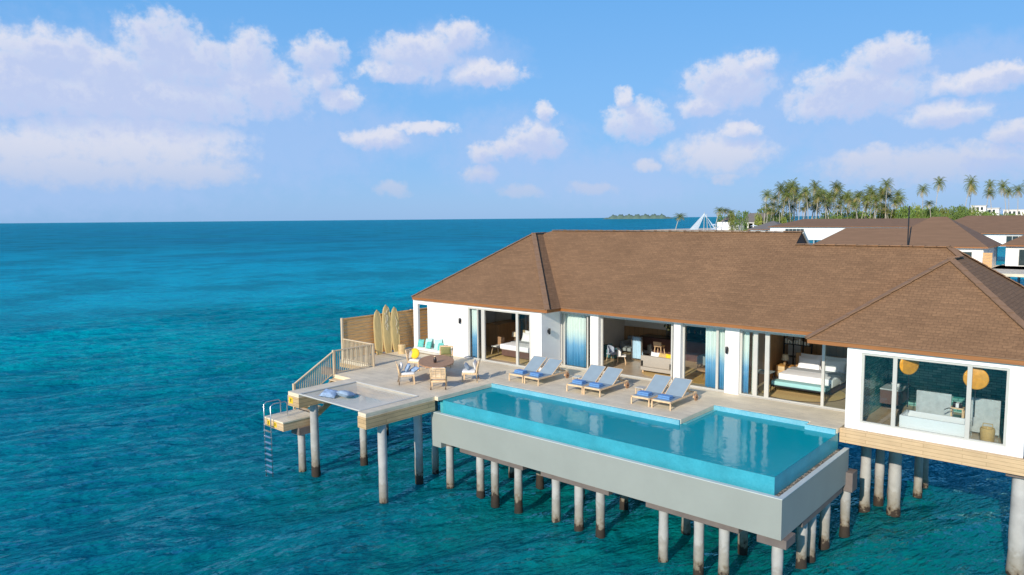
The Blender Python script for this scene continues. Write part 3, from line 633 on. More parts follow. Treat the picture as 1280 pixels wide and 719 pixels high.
# ------------------------------------------------------------------ net over the water and its pillows
net = thing('net_hammock', 'white overwater lounging net stretched in the deck opening', 'net', (-25.5, 18.65, 3.28))
b = MB(); nn = 44
def nz(u, v): return 3.27 - 0.17 * (1 - (2 * u - 1) ** 2) * (1 - (2 * v - 1) ** 2)
X0, X1, Y0, Y1 = -27.72, -23.36, 17.12, 20.17
for i in range(nn + 1):
    u = i / nn; b.tube([(X0 + (X1 - X0) * u, Y0 + (Y1 - Y0) * k / 8, nz(u, k / 8)) for k in range(9)], 0.0105, 3, caps=False)
for j in range(31):
    v = j / 30; b.tube([(X0 + (X1 - X0) * k / 10, Y0 + (Y1 - Y0) * v, nz(k / 10, v)) for k in range(11)], 0.0105, 3, caps=False)
b.build('mesh_cord', M_net, net)
b = MB(); b.tube([(X0, Y0, 3.3), (X1, Y0, 3.3)], 0.035).tube([(X0, Y1, 3.31), (X1, Y1, 3.31)], 0.035).tube([(X0, Y0, 3.3), (X0, Y1, 3.31)], 0.035).tube([(X1, Y0, 3.3), (X1, Y1, 3.31)], 0.03)
b.build('edge_rope', M_frame, net)
def soft(name, label, cat, group, m, *a, **k):
    o = MB().pillow(*a, **k).build(name, m); return tag(o, label, cat, group)
soft('pillow', 'blue patterned pillow lying nearer the railing on the net', 'pillow', 'blue pillows on the net', M_cushblue, -26.75, 18.0, 3.30, 0.75, 0.6, 0.26, 0.25, 0.1, 0.5)
soft('pillow', 'pale blue pillow lying towards the middle of the net', 'pillow', 'blue pillows on the net', mat('stripe_blue', (0.34, 0.46, 0.58), .9, .3, 12), -26.15, 18.45, 3.30, 0.7, 0.6, 0.26, -0.2, 0.1, 0.2)

# ------------------------------------------------------------------ railings
def railing(label, p, q, h=1.15, hq=None, step=0.115, end_posts=(True, True), base=0.08):
    p = Vector(p); q = Vector(q); t = thing('railing', label, 'railing', tuple(p), 'timber railings of the deck corner')
    up = Vector((0, 0, h)); L = (q - p).length; n = max(2, int(L / step))
    MB().bar(p + up, q + up, 0.09, 0.05, 0.006).build('handrail', M_post, t)
    MB().bar(p + Vector((0, 0, base)), q + Vector((0, 0, base)), 0.06, 0.045).build('bottom_rail', M_rail, t)
    for i in range(1, n):
        c = p.lerp(q, i / n); MB().box(c.x - 0.016, c.x + 0.016, c.y - 0.016, c.y + 0.016, c.z + base, c.z + h - 0.02).build('baluster', M_rail, t)
    for e, c in zip(end_posts, (p, q)):
        if e: MB().box(c.x - 0.055, c.x + 0.055, c.y - 0.055, c.y + 0.055, c.z - 0.1, c.z + h + 0.04, 0.008).build('post', M_post, t)
railing('timber railing between the slatted screen and the deck corner', (-32.75, 22.98, 3.3), (-30.12, 22.98, 3.3), end_posts=(False, False), h=1.17)
railing('level timber railing from the deck corner to the head of the stairs', (-30.0, 22.93, 3.3), (-30.0, 20.5, 3.3), h=1.17)
railing('sloping timber railing beside the stairs down to the swim platform', (-30.0, 20.42, 3.26), (-30.0, 18.25, 2.05), h=1.15, end_posts=(False, True))
# stairs
st = thing('stairs', 'timber stairs descending from the deck to the swim platform', 'stairs', (-29.3, 19.4, 2.0))
b = MB(); ns = 7
for i in range(ns):
    z = 3.3 - (i + 1) * (1.3 / (ns + 0.0)); y = 20.5 - i * 0.30
    MB().box(-29.95, -28.66, y - 0.34, y - 0.0, z - 0.045, z, 0.005).build('tread', M_post, st)
MB().bar((-29.93, 20.5, 3.05), (-29.93, 18.4, 1.78), 0.06, 0.24).build('stringer', M_beam, st)
MB().bar((-28.68, 20.5, 3.05), (-28.68, 18.4, 1.78), 0.06, 0.24).build('stringer', M_beam, st)
# swim platform and its ladder
pf = thing('swim_platform', 'small square timber swim platform at the foot of the stairs', 'platform', (-29.2, 17.5, 1.6))
MB().box(-30.0, -28.38, 16.66, 18.45, 1.94, 2.0).build('boards', M_deck, pf)
MB().box(-29.98, -28.40, 16.68, 18.43, 1.58, 1.936).build('edge_beam', M_skirt, pf)
MB().box(-28.95, -28.3, 17.4, 18.3, 1.25, 1.576).build('pile_cap', M_underbeam, pf)
sign(-29.75, -29.5, 16.68, 1.66, 1.88, 'left yellow warning sign on the front of the swim platform'); sign(-29.2, -28.95, 16.68, 1.66, 1.88, 'right yellow warning sign on the front of the swim platform')
ld = thing('pool_ladder', 'stainless ladder hanging from the swim platform into the sea', 'ladder', (-29.3, 16.5, -1.2))
for s_, x in ((0, -29.72), (1, -29.15)):
    MB().tube([(x, 17.35, 2.0), (x, 17.35, 2.62), (x, 17.25, 2.72), (x, 16.65, 2.72), (x, 16.52, 2.62), (x, 16.50, 1.5), (x, 16.50, -1.3)], 0.024, 8).build('rail', M_steel, ld)
for i in range(11): MB().box(-29.72, -29.15, 16.45, 16.56, -1.0 + i * 0.27, -0.97 + i * 0.27).build('rung', M_steel, ld)

# ------------------------------------------------------------------ slatted screen
fc = thing('slatted_screen', 'tall screen of horizontal brown timber slats along the left edge of the deck', 'fence', (-32.75, 26, 3.3))
b = MB(); zz = 3.36; k = 0
while zz < 5.5:
    y = 23.05
    while y < 33.0:
        L = 2.45; b.box(-32.72 + random.uniform(-.006, .006), -32.69, y, min(y + L - 0.012, 33.0), zz, zz + 0.168); y += L
    zz += 0.182; k += 1
b.build('slats', M_fence, fc)
for y in (23.0, 25.45, 27.9, 30.35, 32.8): MB().box(-32.82, -32.725, y - 0.05, y + 0.05, 3.2, 5.6).build('post', M_post, fc)
MB().box(-32.80, -32.66, 22.93, 33.0, 5.52, 5.57).build('top_rail', M_fence, fc)
MB().box(-32.74, -32.64, 22.9, 23.0, 3.3, 5.58).build('end_post', M_post, fc)

def surfboard(y, wd, h, lean, label, squig=0):
    t = thing('wooden_surfboard', label, 'surfboard', (-32.2, y, 3.3), 'wooden boards leaning on the slatted screen')
    n = 18; pts = []
    for i in range(n + 1):
        s = i / n; w_ = wd / 2 * (max(0.0, 1 - abs(2 * s - 0.92) ** 3.2)) ** 0.55 if s < 1 else 0
        w_ = wd / 2 * math.sqrt(max(0, 1 - abs(1.86 * s - 0.86) ** 3.0)) if s < 1 else 0.0
        pts.append((s * h, max(w_, 0.01)))
    vs = []; fs = []
    for side in (0.03, -0.03):
        for hh, ww in pts:
            for v in (-1, -0.6, 0, 0.6, 1):
                th = side * (1 - 0.75 * abs(v) ** 2)
                x = -32.42 - (hh / h) * lean + th + 0.05 * ((hh / h) - 0.5) ** 2
                vs.append((x, y + v * ww, 3.3 + hh))
    m_ = len(pts) * 5
    for o in (0, m_):
        for i in range(len(pts) - 1):
            for k in range(4):
                q = (o + i * 5 + k, o + i * 5 + k + 1, o + (i + 1) * 5 + k + 1, o + (i + 1) * 5 + k); fs.append(q if o == 0 else q[::-1])
    for i in range(len(pts) - 1):
        for k in (0, 4): fs.append((i * 5 + k, (i + 1) * 5 + k, m_ + (i + 1) * 5 + k, m_ + i * 5 + k))
    MB().add(vs, fs, True).build('board', M_surf, t)
    if squig:
        b = MB(); 
        for kk in range(squig):
            yy = y + random.uniform(-0.12, 0.12); z0 = 3.3 + random.uniform(0.9, h * 0.55); pp = []
            for i in range(10): pp.append((-32.42 - ((z0 + i * 0.11 - 3.3) / h) * lean + 0.045, yy + 0.05 * math.sin(i * 1.3 + kk), z0 + i * 0.11))
            b.tube(pp, 0.009, 5)
        b.build('resin_inlay', M_white_mark, t)
surfboard(25.22, 0.60, 2.55, 0.16, 'left of the three carved wooden surfboards leaning on the slatted screen, plain')
surfboard(25.86, 0.64, 2.78, 0.16, 'tallest wooden surfboard, in the middle of three, with white squiggles', 3)
surfboard(26.46, 0.58, 2.60, 0.16, 'right of the three wooden surfboards, with a white mark near its top', 1)
t = thing('log_stool', 'short pale log stool in front of the slatted screen', 'stool', (-31.7, 26.25, 3.3))
MB().lathe([(0.20, 0), (0.215, 0.05), (0.195, 0.26), (0.215, 0.48), (0.20, 0.52), (0.02, 0.525)], -31.7, 26.25, 18, z=3.3).build('trunk', M_stump, t)

# daybed with turquoise cushions against the white wall
t = thing('daybed', 'low white daybed against the white wall under the dark wall lamp', 'daybed', (-30.6, 27.2, 3.3))
MB().box(-31.6, -29.2, 26.95, 27.62, 3.34, 3.46, 0.01).build('frame', M_frame, t); MB().box(-31.55, -29.25, 26.98, 27.6, 3.46, 3.60, 0.04).build('mattress', M_cush, t)
for x in (-31.5, -29.3):
    for y in (27.0, 27.55): MB().box(x - 0.03, x + 0.03, y - 0.03, y + 0.03, 3.3, 3.34).build('leg', M_post, t)
for i, (x, y, m_, s_, la) in enumerate([(-31.25, 27.3, M_turq, 0.46, 'turquoise cushion at the left end of the daybed'), (-30.75, 27.45, M_paleturq, 0.56, 'large pale mint cushion second from the left on the daybed'),
        (-30.45, 27.2, M_turq, 0.42, 'deep turquoise cushion in the middle of the daybed'), (-29.95, 27.45, M_paleturq, 0.58, 'large pale mint cushion at the right side of the daybed'), (-29.5, 27.22, M_turq, 0.44, 'turquoise cushion at the right end of the daybed')]):
    soft('cushion', la, 'cushion', 'turquoise cushions on the daybed', m_, x, y, 3.6 + s_ * 0.45, s_, s_, 0.2, R(70), R(random.uniform(-12, 12)), R(random.uniform(-12, 12)))

# ------------------------------------------------------------------ dining table and chairs
TCX, TCY = -25.75, 23.45; TA = math.atan2(0.68, -0.73)
t = thing('dining_table', 'long oval dark wooden dining table on the deck corner', 'table', (TCX, TCY, 3.3))
def oval(a, b_, n=40): return [(TCX + a * math.cos(k * 2 * math.pi / n) * math.cos(TA) - b_ * math.sin(k * 2 * math.pi / n) * math.sin(TA), TCY + a * math.cos(k * 2 * math.pi / n) * math.sin(TA) + b_ * math.sin(k * 2 * math.pi / n) * math.cos(TA)) for k in range(n)]
MB().prism(oval(1.55, 0.86), 4.0, 4.06).build('tabletop', M_teakdark, t)
MB().prism(oval(1.3, 0.65), 3.92, 3.998).build('apron', M_teakdark, t)
for s_ in (-0.7, 0.7):
    MB().lathe([(0.28, 0), (0.26, 0.04), (0.10, 0.12), (0.09, 0.5), (0.2, 0.62)], TCX + s_ * math.cos(TA), TCY + s_ * math.sin(TA), 14, z=3.3).build('pedestal', M_teakdark, t)
t = thing('candle_jar', 'dark glass jar standing on the dining table', 'jar', (-25.45, 23.1, 4.06))
MB().lathe([(0.06, 0), (0.075, 0.04), (0.075, 0.2), (0.05, 0.24), (0.05, 0.28)], -25.45, 23.1, 14, z=4.061).build('glass_body', M_dark, t)
MB().lathe([(0.055, 0), (0.055, 0.03), (0.01, 0.04)], -25.45, 23.1, 12, z=4.342).build('lid', M_teak, t)

def dining_chair():
    t = thing('teak_armchair', 'x', 'chair', (0, 0, 0), 'teak armchairs around the dining table')
    for x in (-0.33, 0.33):
        MB().bar((x, 0.32, 0), (x, 0.30, 0.42), 0.06, 0.06, 0.006).build('leg', M_teak, t, world=False)
        MB().tube([(x, -0.38, 0), (x, -0.33, 0.40), (x, -0.38, 0.72), (x, -0.46, 0.98)], 0.034, 6).build('leg', M_teak, t, world=False)
        MB().bar((x, -0.34, 0.40), (x, 0.34, 0.42), 0.05, 0.08, 0.006).build('side_rail', M_teak, t, world=False)
    MB().box(-0.33, 0.33, 0.28, 0.34, 0.33, 0.42).box(-0.33, 0.33, -0.36, -0.31, 0.33, 0.41).build('seat_frame', M_teak, t, world=False)
    b = MB()
    for i in range(7): y = -0.30 + i * 0.093; b.box(-0.3, 0.3, y, y + 0.07, 0.40, 0.418)
    b.build('seat_slats', M_teak, t, world=False)
    b = MB(); b.bar((-0.34, -0.46, 0.97), (0.34, -0.46, 0.97), 0.05, 0.07, 0.008); b.bar((-0.33, -0.36, 0.52), (0.33, -0.36, 0.52), 0.03, 0.05)
    b.build('back_rail', M_teak, t, world=False)
    b = MB()
    for i in range(5): z = 0.58 + i * 0.075; b.bar((-0.32, -0.355 - (z - 0.52) * 0.2, z), (0.32, -0.355 - (z - 0.52) * 0.2, z), 0.02, 0.05)
    for x in (-0.12, 0.12): b.bar((x, -0.365, 0.52), (x, -0.455, 0.96), 0.025, 0.04)
    b.build('back_slats', M_teak, t, world=False)
    MB().box(-0.30, 0.30, -0.28, 0.34, 0.42, 0.54, 0.045).build('seat_cushion', M_cush, t, world=False)
    MB().pillow(0, -0.27, 0.76, 0.56, 0.46, 0.16, R(75), 0, 0).build('back_cushion', M_cush, t, world=False)
    return t
ch0 = dining_chair()
CH = [(-23.85, 21.85, R(43 + 0), 'teak armchair with its back to the camera at the near end of the dining table'),
      (-25.72, 21.55, R(-35), 'teak armchair with blue pillows on the left side of the dining table'),
      (-23.75, 23.75, R(128), 'teak armchair on the right side of the dining table, turned away from the pool'),
      (-27.75, 23.95, R(-75), 'teak armchair with a round yellow cushion at the far left side of the dining table'),
      (-27.15, 25.35, R(217), 'teak armchair with olive cushions at the far end of the dining table')]
for i, (x, y, rz, la) in enumerate(CH):
    c = ch0 if i == 0 else copy_tree(ch0)
    c.location = (x, y, 3.3); c.rotation_euler = (0, 0, rz); c['label'] = la
    if i == 4:
        for k in c.children:
            if 'cushion' in k.name:
                k.data = k.data.copy(); k.data.materials[0] = M_sage
soft('pillow', 'blue and white pillow leaning in the left teak armchair', 'pillow', 'loose pillows on the teak armchairs', M_cushblue, -25.72, 21.62, 4.02, 0.46, 0.42, 0.17, R(60), 0, R(-35))
soft('pillow', 'second blue pillow lying on the seat of the left teak armchair', 'pillow', 'loose pillows on the teak armchairs', M_cushblue, -25.5, 21.85, 3.93, 0.42, 0.38, 0.15, R(25), 0, R(-10))
soft('pillow', 'grey blue pillow in the right teak armchair', 'pillow', 'loose pillows on the teak armchairs', mat('grey_blue', (0.3, 0.36, 0.42), .9, .2, 9), -23.88, 23.7, 3.98, 0.44, 0.4, 0.16, R(55), 0, R(128))
t = MB().lathe([(0.02, -0.07), (0.18, -0.065), (0.26, -0.03), (0.27, 0), (0.26, 0.03), (0.18, 0.065), (0.02, 0.07)], 0, 0, 24)
from mathutils import Euler
t.xf(Matrix.Translation((-27.78, 23.85, 4.12)) @ Euler((R(78), 0, R(-75 + 90)), 'XYZ').to_matrix().to_4x4())
tag(t.build('round_cushion', M_yellow), 'round bright yellow cushion standing in an armchair behind the dining table', 'cushion')

# ------------------------------------------------------------------ sun loungers
def lounger():
    t = thing('sun_lounger', 'x', 'sun lounger', (0, 0, 0), 'sun loungers in pairs along the pool')
    W = 0.41
    for x in (-W, W):
        MB().box(x - 0.022, x + 0.022, 0.0, 2.28, 0.27, 0.34, 0.006).build('side_rail', M_teak, t, world=False)
        MB().box(x - 0.025, x + 0.025, 0.0, 0.05, 0.0, 0.30, 0.005).build('leg', M_teak, t, world=False)
        MB().box(x - 0.02, x + 0.02, 1.95, 2.0, 0.12, 0.28, 0.005).build('leg', M_teak, t, world=False)
        wh = MB(); wh.lathe([(0.13, -0.025), (0.14, -0.02), (0.14, 0.02), (0.13, 0.025)], 0, 0, 18)
        wh.xf(Matrix.Translation((x * 1.13, 2.12, 0.14)) @ Matrix.Rotation(R(90), 4, 'Y')); wo_ = wh.build('wheel', M_teakdark, t, world=False)
        hb = MB(); hb.lathe([(0.04, -0.035), (0.04, 0.035)], 0, 0, 10).xf(Matrix.Translation((x * 1.13, 2.12, 0.14)) @ Matrix.Rotation(R(90), 4, 'Y')); hb.build('hub', M_black, wo_, world=False)
    MB().box(-W, W, 0.0, 0.05, 0.27, 0.34, 0.006).build('cross_rail', M_teak, t, world=False); MB().box(-W, W, 2.23, 2.28, 0.275, 0.335).build('cross_rail', M_teak, t, world=False)
    MB().box(-W + 0.03, W - 0.03, 0.04, 1.06, 0.325, 0.352, 0.006).build('seat', M_sling, t, world=False)
    p, q = Vector((0, 1.05, 0.345)), Vector((0, 1.86, 0.90))
    MB().bar(p, q, 2 * W - 0.05, 0.028, 0.006).build('backrest', M_sling, t, world=False)
    b = MB()
    for x in (-W + 0.015, W - 0.015): b.bar((x, 1.05, 0.33), (x, 1.87, 0.885), 0.03, 0.045)
    b.bar((-W + 0.02, 1.865, 0.89), (W - 0.02, 1.865, 0.89), 0.03, 0.045); b.build('backrest_frame', M_teak, t, world=False)
    MB().bar((-0.3, 1.6, 0.70), (-0.3, 1.9, 0.30), 0.03, 0.03).bar((0.3, 1.6, 0.70), (0.3, 1.9, 0.30), 0.03, 0.03).build('prop', M_teak, t, world=False)
    return t
lg = lounger()
LX = [(-21.98, 'sun lounger nearest the dining table, first of the six along the pool'), (-21.02, 'second sun lounger from the left, its back to the grey corner wall'), (-18.58, 'third sun lounger from the left, left one of the middle pair'),
      (-17.67, 'fourth sun lounger from the left, right one of the middle pair'), (-15.26, 'fifth sun lounger from the left, left one of the last pair'), (-14.30, 'sixth sun lounger, nearest the step in the pool edge')]
ORD = ['first', 'second', 'third', 'fourth', 'fifth', 'sixth']
for i, (x, la) in enumerate(LX):
    c = lg if i == 0 else copy_tree(lg)
    c.location = (x, 25.0 + random.uniform(-.03, .03), 3.3); c.rotation_euler = (0, 0, R(random.uniform(-1, 1))); c['label'] = la
    tw = thing('folded_towel', 'folded bright blue towel on the %s sun lounger from the left' % ORD[i], 'towel', (x, 25.35, 3.652), 'blue towels on the sun loungers')
    b = MB().box(-0.27, 0.27, -0.17, 0.17, 0, 0.075, 0.03); b.v = [(v[0] + x, v[1] + 25.34, v[2] + 3.654) for v in b.v]; b.build('lower_fold', M_towel, tw)
    b = MB().box(-0.265, 0.265, -0.16, 0.165, 0, 0.07, 0.03); b.v = [(v[0] + x + .005, v[1] + 25.345, v[2] + 3.73) for v in b.v]; b.build('upper_fold', M_towel, tw)
def side_table(x, y, m, la, r=0.2, h=0.36):
    t = thing('side_table', la, 'side table', (x, y, 3.3), 'small tables beside the sun loungers')
    MB().box(x - r, x + r, y - r, y + r, 3.3 + h, 3.3 + h + 0.03, 0.006).build('table_top', m, t)
    for sx in (-1, 1):
        for sy in (-1, 1): MB().box(x + sx * (r - .03) - .015, x + sx * (r - .03) + .015, y + sy * (r - .03) - .015, y + sy * (r - .03) + .015, 3.3, 3.3 + h).build('leg', M_teak, t)
side_table(-21.5, 26.6, M_teakdark, 'small dark table between the first two sun loungers', 0.13); side_table(-18.13, 26.6, M_teakdark, 'small dark table between the middle pair of sun loungers', 0.13); side_table(-14.78, 26.6, M_teakdark, 'small dark table between the last pair of sun loungers', 0.13)
side_table(-19.35, 26.35, M_frame, 'small white topped table left of the middle pair of sun loungers', 0.2); side_table(-16.02, 26.35, M_frame, 'small white topped table left of the last pair of sun loungers', 0.2)

# ------------------------------------------------------------------ the pool
pool = thing('infinity_pool', 'turquoise infinity pool in a grey raised basin on piles', 'swimming pool', (-15, 22.5, 1.35))
b = MB()
b.box(-22.94, -7.73, 20.58, 20.72, 1.36, 2.6).box(-7.87, -7.73, 20.72, 26.80, 1.36, 2.6).box(-22.94, -22.80, 20.72, 24.2, 1.36, 2.6).box(-22.80, -7.87, 20.72, 26.80, 1.36, 1.5)
b.box(-22.94, -22.4, 20.585, 20.9, 1.12, 1.355)
b.build('basin_wall', M_basin, pool)
MB().box(-22.95, -7.72, 20.575, 20.735, 2.6, 2.625).box(-7.88, -7.72, 20.735, 26.80, 2.6, 2.625).build('basin_coping', M_basintop, pool)
MB().box(-22.8, -8.11, 20.72, 20.96, 1.51, 2.50).box(-8.11, -7.87, 20.72, 26.8, 1.51, 2.515).build('gutter_gravel', M_gravel, pool)
g = MB()
for i in range(520):
    x = random.uniform(-8.09, -7.90); y = random.uniform(20.8, 26.6); r = random.uniform(0.015, 0.034)
    bm = bmesh.new(); bmesh.ops.create_icosphere(bm, subdivisions=1, radius=r); g.bm(bm, Matrix.Translation((x, y, 2.52)) @ Matrix.Diagonal((1, random.uniform(.8, 1.3), 0.6, 1)), True)
g.build('pebble_heap', mat('pebble_mix', (0.20, 0.18, 0.155), 0.7, 0.8, 9), pool)['kind'] = 'stuff'
b = MB(); b.box(-22.62, -8.11, 20.96, 21.14, 1.8, 3.095).box(-8.29, -8.11, 21.14, 26.62, 1.8, 3.095)
b.build('weir_wall', M_weir, pool)
b = MB(); b.box(-22.7, -8.29, 21.14, 26.97, 1.72, 2.45)
b.box(-22.82, -22.625, 20.97, 24.25, 1.7, 3.12)
b.build('pool_floor', M_pooltile, pool)
b = MB(); b.box(-22.625, -12.955, 24.145, 24.3, 1.9, 3.125).box(-12.945, -12.8, 24.3, 26.975, 1.9, 3.125).box(-12.955, -12.945, 24.145, 26.97, 1.9, 3.125).box(-12.95, -9.16, 26.975, 27.1, 1.9, 3.125).box(-9.155, -8.11, 26.625, 26.8, 1.9, 3.125)
b.build('pool_side', M_pooltile, pool)
# copings: the pale mosaic band along the deck edge
b = MB(); b.box(-22.62, -12.97, 24.02, 24.136, 3.0, 3.29).box(-12.95, -9.2, 26.86, 26.966, 3.0, 3.29).box(-9.2, -8.12, 26.5, 26.615, 3.0, 3.29)
b.build('coping', M_coping, pool)
b = MB()
for i in range(5): b.box(-22.62, -20.6 - 0.0 + 0.0 - i * 0.38 + 0.4, 21.16, 24.0, 2.45 + i * 0.11, 2.45 + (i + 1) * 0.11 - 0.001)
b.build('underwater_steps', M_pooltile, pool)
MB().box(-12.9, -8.3, 26.2, 26.85, 2.45, 2.8).build('underwater_bench', M_pooltile, pool)
nw = MB().add([(x, y, 3.108) for x, y in [(-22.62, 20.955), (-8.105, 20.955), (-8.105, 26.62), (-9.15, 26.62), (-9.15, 26.97), (-12.95, 26.97), (-12.95, 24.14), (-22.62, 24.14)]], [tuple(range(8))])
nw.build('water', M_poolwater, pool)
# pile caps under the basin
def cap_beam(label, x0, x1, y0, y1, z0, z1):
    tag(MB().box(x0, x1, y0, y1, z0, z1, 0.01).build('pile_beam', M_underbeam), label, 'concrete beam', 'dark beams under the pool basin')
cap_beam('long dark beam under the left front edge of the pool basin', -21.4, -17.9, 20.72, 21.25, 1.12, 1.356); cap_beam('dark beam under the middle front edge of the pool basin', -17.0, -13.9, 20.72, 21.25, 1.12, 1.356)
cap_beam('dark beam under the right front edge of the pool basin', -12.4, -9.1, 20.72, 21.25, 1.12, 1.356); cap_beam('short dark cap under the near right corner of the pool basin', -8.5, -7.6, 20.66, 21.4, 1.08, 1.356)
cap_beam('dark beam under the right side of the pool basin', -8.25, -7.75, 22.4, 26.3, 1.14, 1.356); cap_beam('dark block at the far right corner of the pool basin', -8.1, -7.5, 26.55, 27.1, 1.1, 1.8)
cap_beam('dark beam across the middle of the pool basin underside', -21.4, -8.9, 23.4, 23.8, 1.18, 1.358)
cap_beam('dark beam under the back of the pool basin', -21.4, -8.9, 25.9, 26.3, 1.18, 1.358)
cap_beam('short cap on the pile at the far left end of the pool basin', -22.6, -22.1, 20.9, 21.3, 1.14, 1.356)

# ------------------------------------------------------------------ piles
def pile(x, y, top, label, r=0.165, bend=True):
    b = MB(); n = 16; zs = [-1.6, -0.9, -0.55, -0.3, 0.1, 0.7, 1.2, top]; zs = [z for z in zs if z < top - 0.02] + [top]; pts = []
    prof = [(r * (1 + 0.05 * math.sin(z * 5 + x)) * (1.06 if z < -0.3 else 1.0), z) for z in zs]
    b.lathe(prof, x, y, n); o = b.build('concrete_pile', M_pile); tag(o, label, 'pile', 'round concrete piles standing in the sea')
PL = [(-22.35, 21.05, 1.14, 'pile under the far left end of the pool basin'), (-20.45, 20.98, 1.12, 'first pile of the left front trio under the pool basin'), (-19.62, 20.98, 1.12, 'second pile of the left front trio under the pool basin'), (-18.35, 20.98, 1.12, 'third pile of the left front trio under the pool basin'),
      (-16.45, 20.98, 1.12, 'first pile of the middle front trio under the pool basin'), (-15.38, 20.98, 1.12, 'second pile of the middle front trio under the pool basin'), (-14.42, 20.98, 1.12, 'third pile of the middle front trio under the pool basin'),
      (-11.85, 20.98, 1.12, 'first pile of the right front trio under the pool basin'), (-10.55, 20.98, 1.12, 'second pile of the right front trio under the pool basin'), (-9.68, 20.98, 1.12, 'third pile of the right front trio under the pool basin'),
      (-7.98, 21.0, 1.08, 'pile under the near right corner of the pool basin'), (-8.0, 23.1, 1.14, 'nearest pile of the row under the right side of the pool basin'), (-8.0, 23.9, 1.14, 'second pile of the row under the right side of the pool basin'),
      (-8.0, 25.3, 1.14, 'third pile of the row under the right side of the pool basin'), (-7.78, 26.8, 1.1, 'pile under the dark block at the far right corner of the pool basin'),
      (-19.4, 23.6, 1.18, 'inner shaded pile seen behind the left front trio'), (-15.1, 23.6, 1.18, 'inner shaded pile seen behind the middle front trio'), (-12.4, 23.6, 1.18, 'inner shaded pile between the middle and right trios'), (-10.2, 23.6, 1.18, 'inner shaded pile behind the right front trio'),
      (-17.2, 23.6, 1.18, 'inner shaded pile at the gap between the left and middle trios'), (-21.0, 23.6, 1.18, 'inner shaded pile near the left end of the pool basin'),
      (-20.2, 26.1, 1.18, 'left pile of the back row under the pool'), (-16.2, 26.1, 1.18, 'middle pile of the back row under the pool'), (-12.2, 26.1, 1.18, 'right pile of the back row under the pool')]
for x, y, z, la in PL: pile(x, y, z, la)
for x, y, z, la, r in [(-23.05, 17.95, 2.67, 'tall pale pile under the near right corner of the net opening', 0.18), (-28.0, 18.0, 2.67, 'tall pale pile under the left beam of the net opening', 0.19), (-27.55, 20.35, 2.7, 'dark pile seen through the back of the net', 0.17),
        (-23.6, 20.35, 2.7, 'pale pile under the deck just left of the pool', 0.18), (-23.9, 21.6, 2.75, 'thin shaded pile behind the pale pile left of the pool', 0.15), (-28.7, 17.75, 1.25, 'short pile under the swim platform', 0.165),
        (-30.5, 24.0, 3.1, 'pile under the far left deck near the railing', 0.17), (-26.5, 25.0, 3.1, 'pile hidden in shade under the dining table', 0.17),
        (-7.95, 29.8, 2.85, 'left one of the tall piles under the bathroom wing', 0.19), (-7.75, 31.0, 2.85, 'second of the tall piles under the bathroom wing', 0.17), (-7.0, 30.2, 2.85, 'thick tall pile with a pale band under the bathroom wing', 0.23),
        (-7.55, 32.2, 2.85, 'shaded pile just behind the thick tall pile', 0.17), (-6.75, 32.9, 2.85, 'thin pile showing at the right side of the thick tall pile', 0.16), (-6.9, 34.6, 2.85, 'lone far pile standing right of the others under the bathroom wing', 0.19),
        (-2.72, 27.45, 2.80, 'thick pale pile under the right end of the bathroom wing', 0.26), (-2.9, 34.0, 2.85, 'far right rear pile of the bathroom wing', 0.2), (-12, 30.5, 3.0, 'pile in shade under the right bedroom', 0.18), (-17, 30.5, 3.0, 'pile in shade under the living room', 0.18)]:
    pile(x, y, z, la, r)
tag(MB().box(-3.1, -2.3, 27.05, 27.9, 2.62, 2.85, 0.01).build('pile_beam', M_underbeam), 'dark cap on the thick pale pile at the right end of the bathroom wing', 'concrete beam', 'dark beams under the pool basin')

# ------------------------------------------------------------------ living room
def bed(name, label, x0, x1, y0, y1, head, base, zb=0.42, zt=0.66, legs=True):
    """bed with its head at +Y"""
    t = thing(name, label, 'bed', ((x0 + x1) / 2, (y0 + y1) / 2, ZF))
    MB().box(x0 + .03, x1 - .03, y0 + .05, y1, ZF + 0.08, ZF + zb, 0.02).build('base', base, t)
    MB().box(x0, x1, y0, y1, ZF + zb, ZF + zt, 0.05).build('mattress', M_linen, t)
    MB().box(x0 - 0.03, x1 + 0.03, y0 - 0.03, y0 + (y1 - y0) * 0.72, ZF + zb + 0.02, ZF + zt + 0.05, 0.05).build('duvet', M_linen, t)
    MB().box(x0 - 0.04, x1 + 0.04, y0 + (y1 - y0) * 0.42, y0 + (y1 - y0) * 0.70, ZF + zb, ZF + zt + 0.065, 0.03).build('throw', M_throw, t)
    MB().box(x0 - 0.15, x1 + 0.15, y1 + 0.01, y1 + 0.10, ZF, ZF + 1.25, 0.02).build('headboard', head, t)
    return t
def pillows(x0, x1, y, z, label, n=2, s=0.62, m=None, rows=2):
    wds = (x1 - x0) / n
    for r_ in range(rows):
        for i in range(n):
            soft('pillow', label + (', ' + ['left', 'right', 'far right'][i] + ' one') + (' in front' if r_ else ' behind') if rows > 1 else label + (', ' + ['left', 'right'][i % 2] + ' one'), 'pillow', 'bed pillows',
                 m or M_linen, x0 + wds * (i + .5), y - 0.2 * r_, z + 0.28 - 0.05 * r_, wds * 0.92, s * (1 - .15 * r_), 0.2, R(68), 0, 0)
bed('double_bed', 'white double bed on a brown base in the left bedroom', -26.55, -24.45, 28.95, 31.0, mat('striped_headboard', (0.42, 0.33, 0.2), 0.9, 0.2, 6, stretch=(8, 1, 1)), M_bedbase)
pillows(-26.5, -24.5, 30.85, ZF + 0.66, 'white pillow against the striped headboard of the left bedroom')
def lamp(x, y, z, label):
    t = thing('table_lamp', label, 'lamp', (x, y, z)); MB().lathe([(0.07, 0), (0.09, 0.05), (0.05, 0.2), (0.015, 0.24)], x, y, 14, z=z).build('base', M_wicker, t)
    MB().lathe([(0.17, 0.24), (0.13, 0.5)], x, y, 16, z=z).build('lamp_shade', M_shade, t)
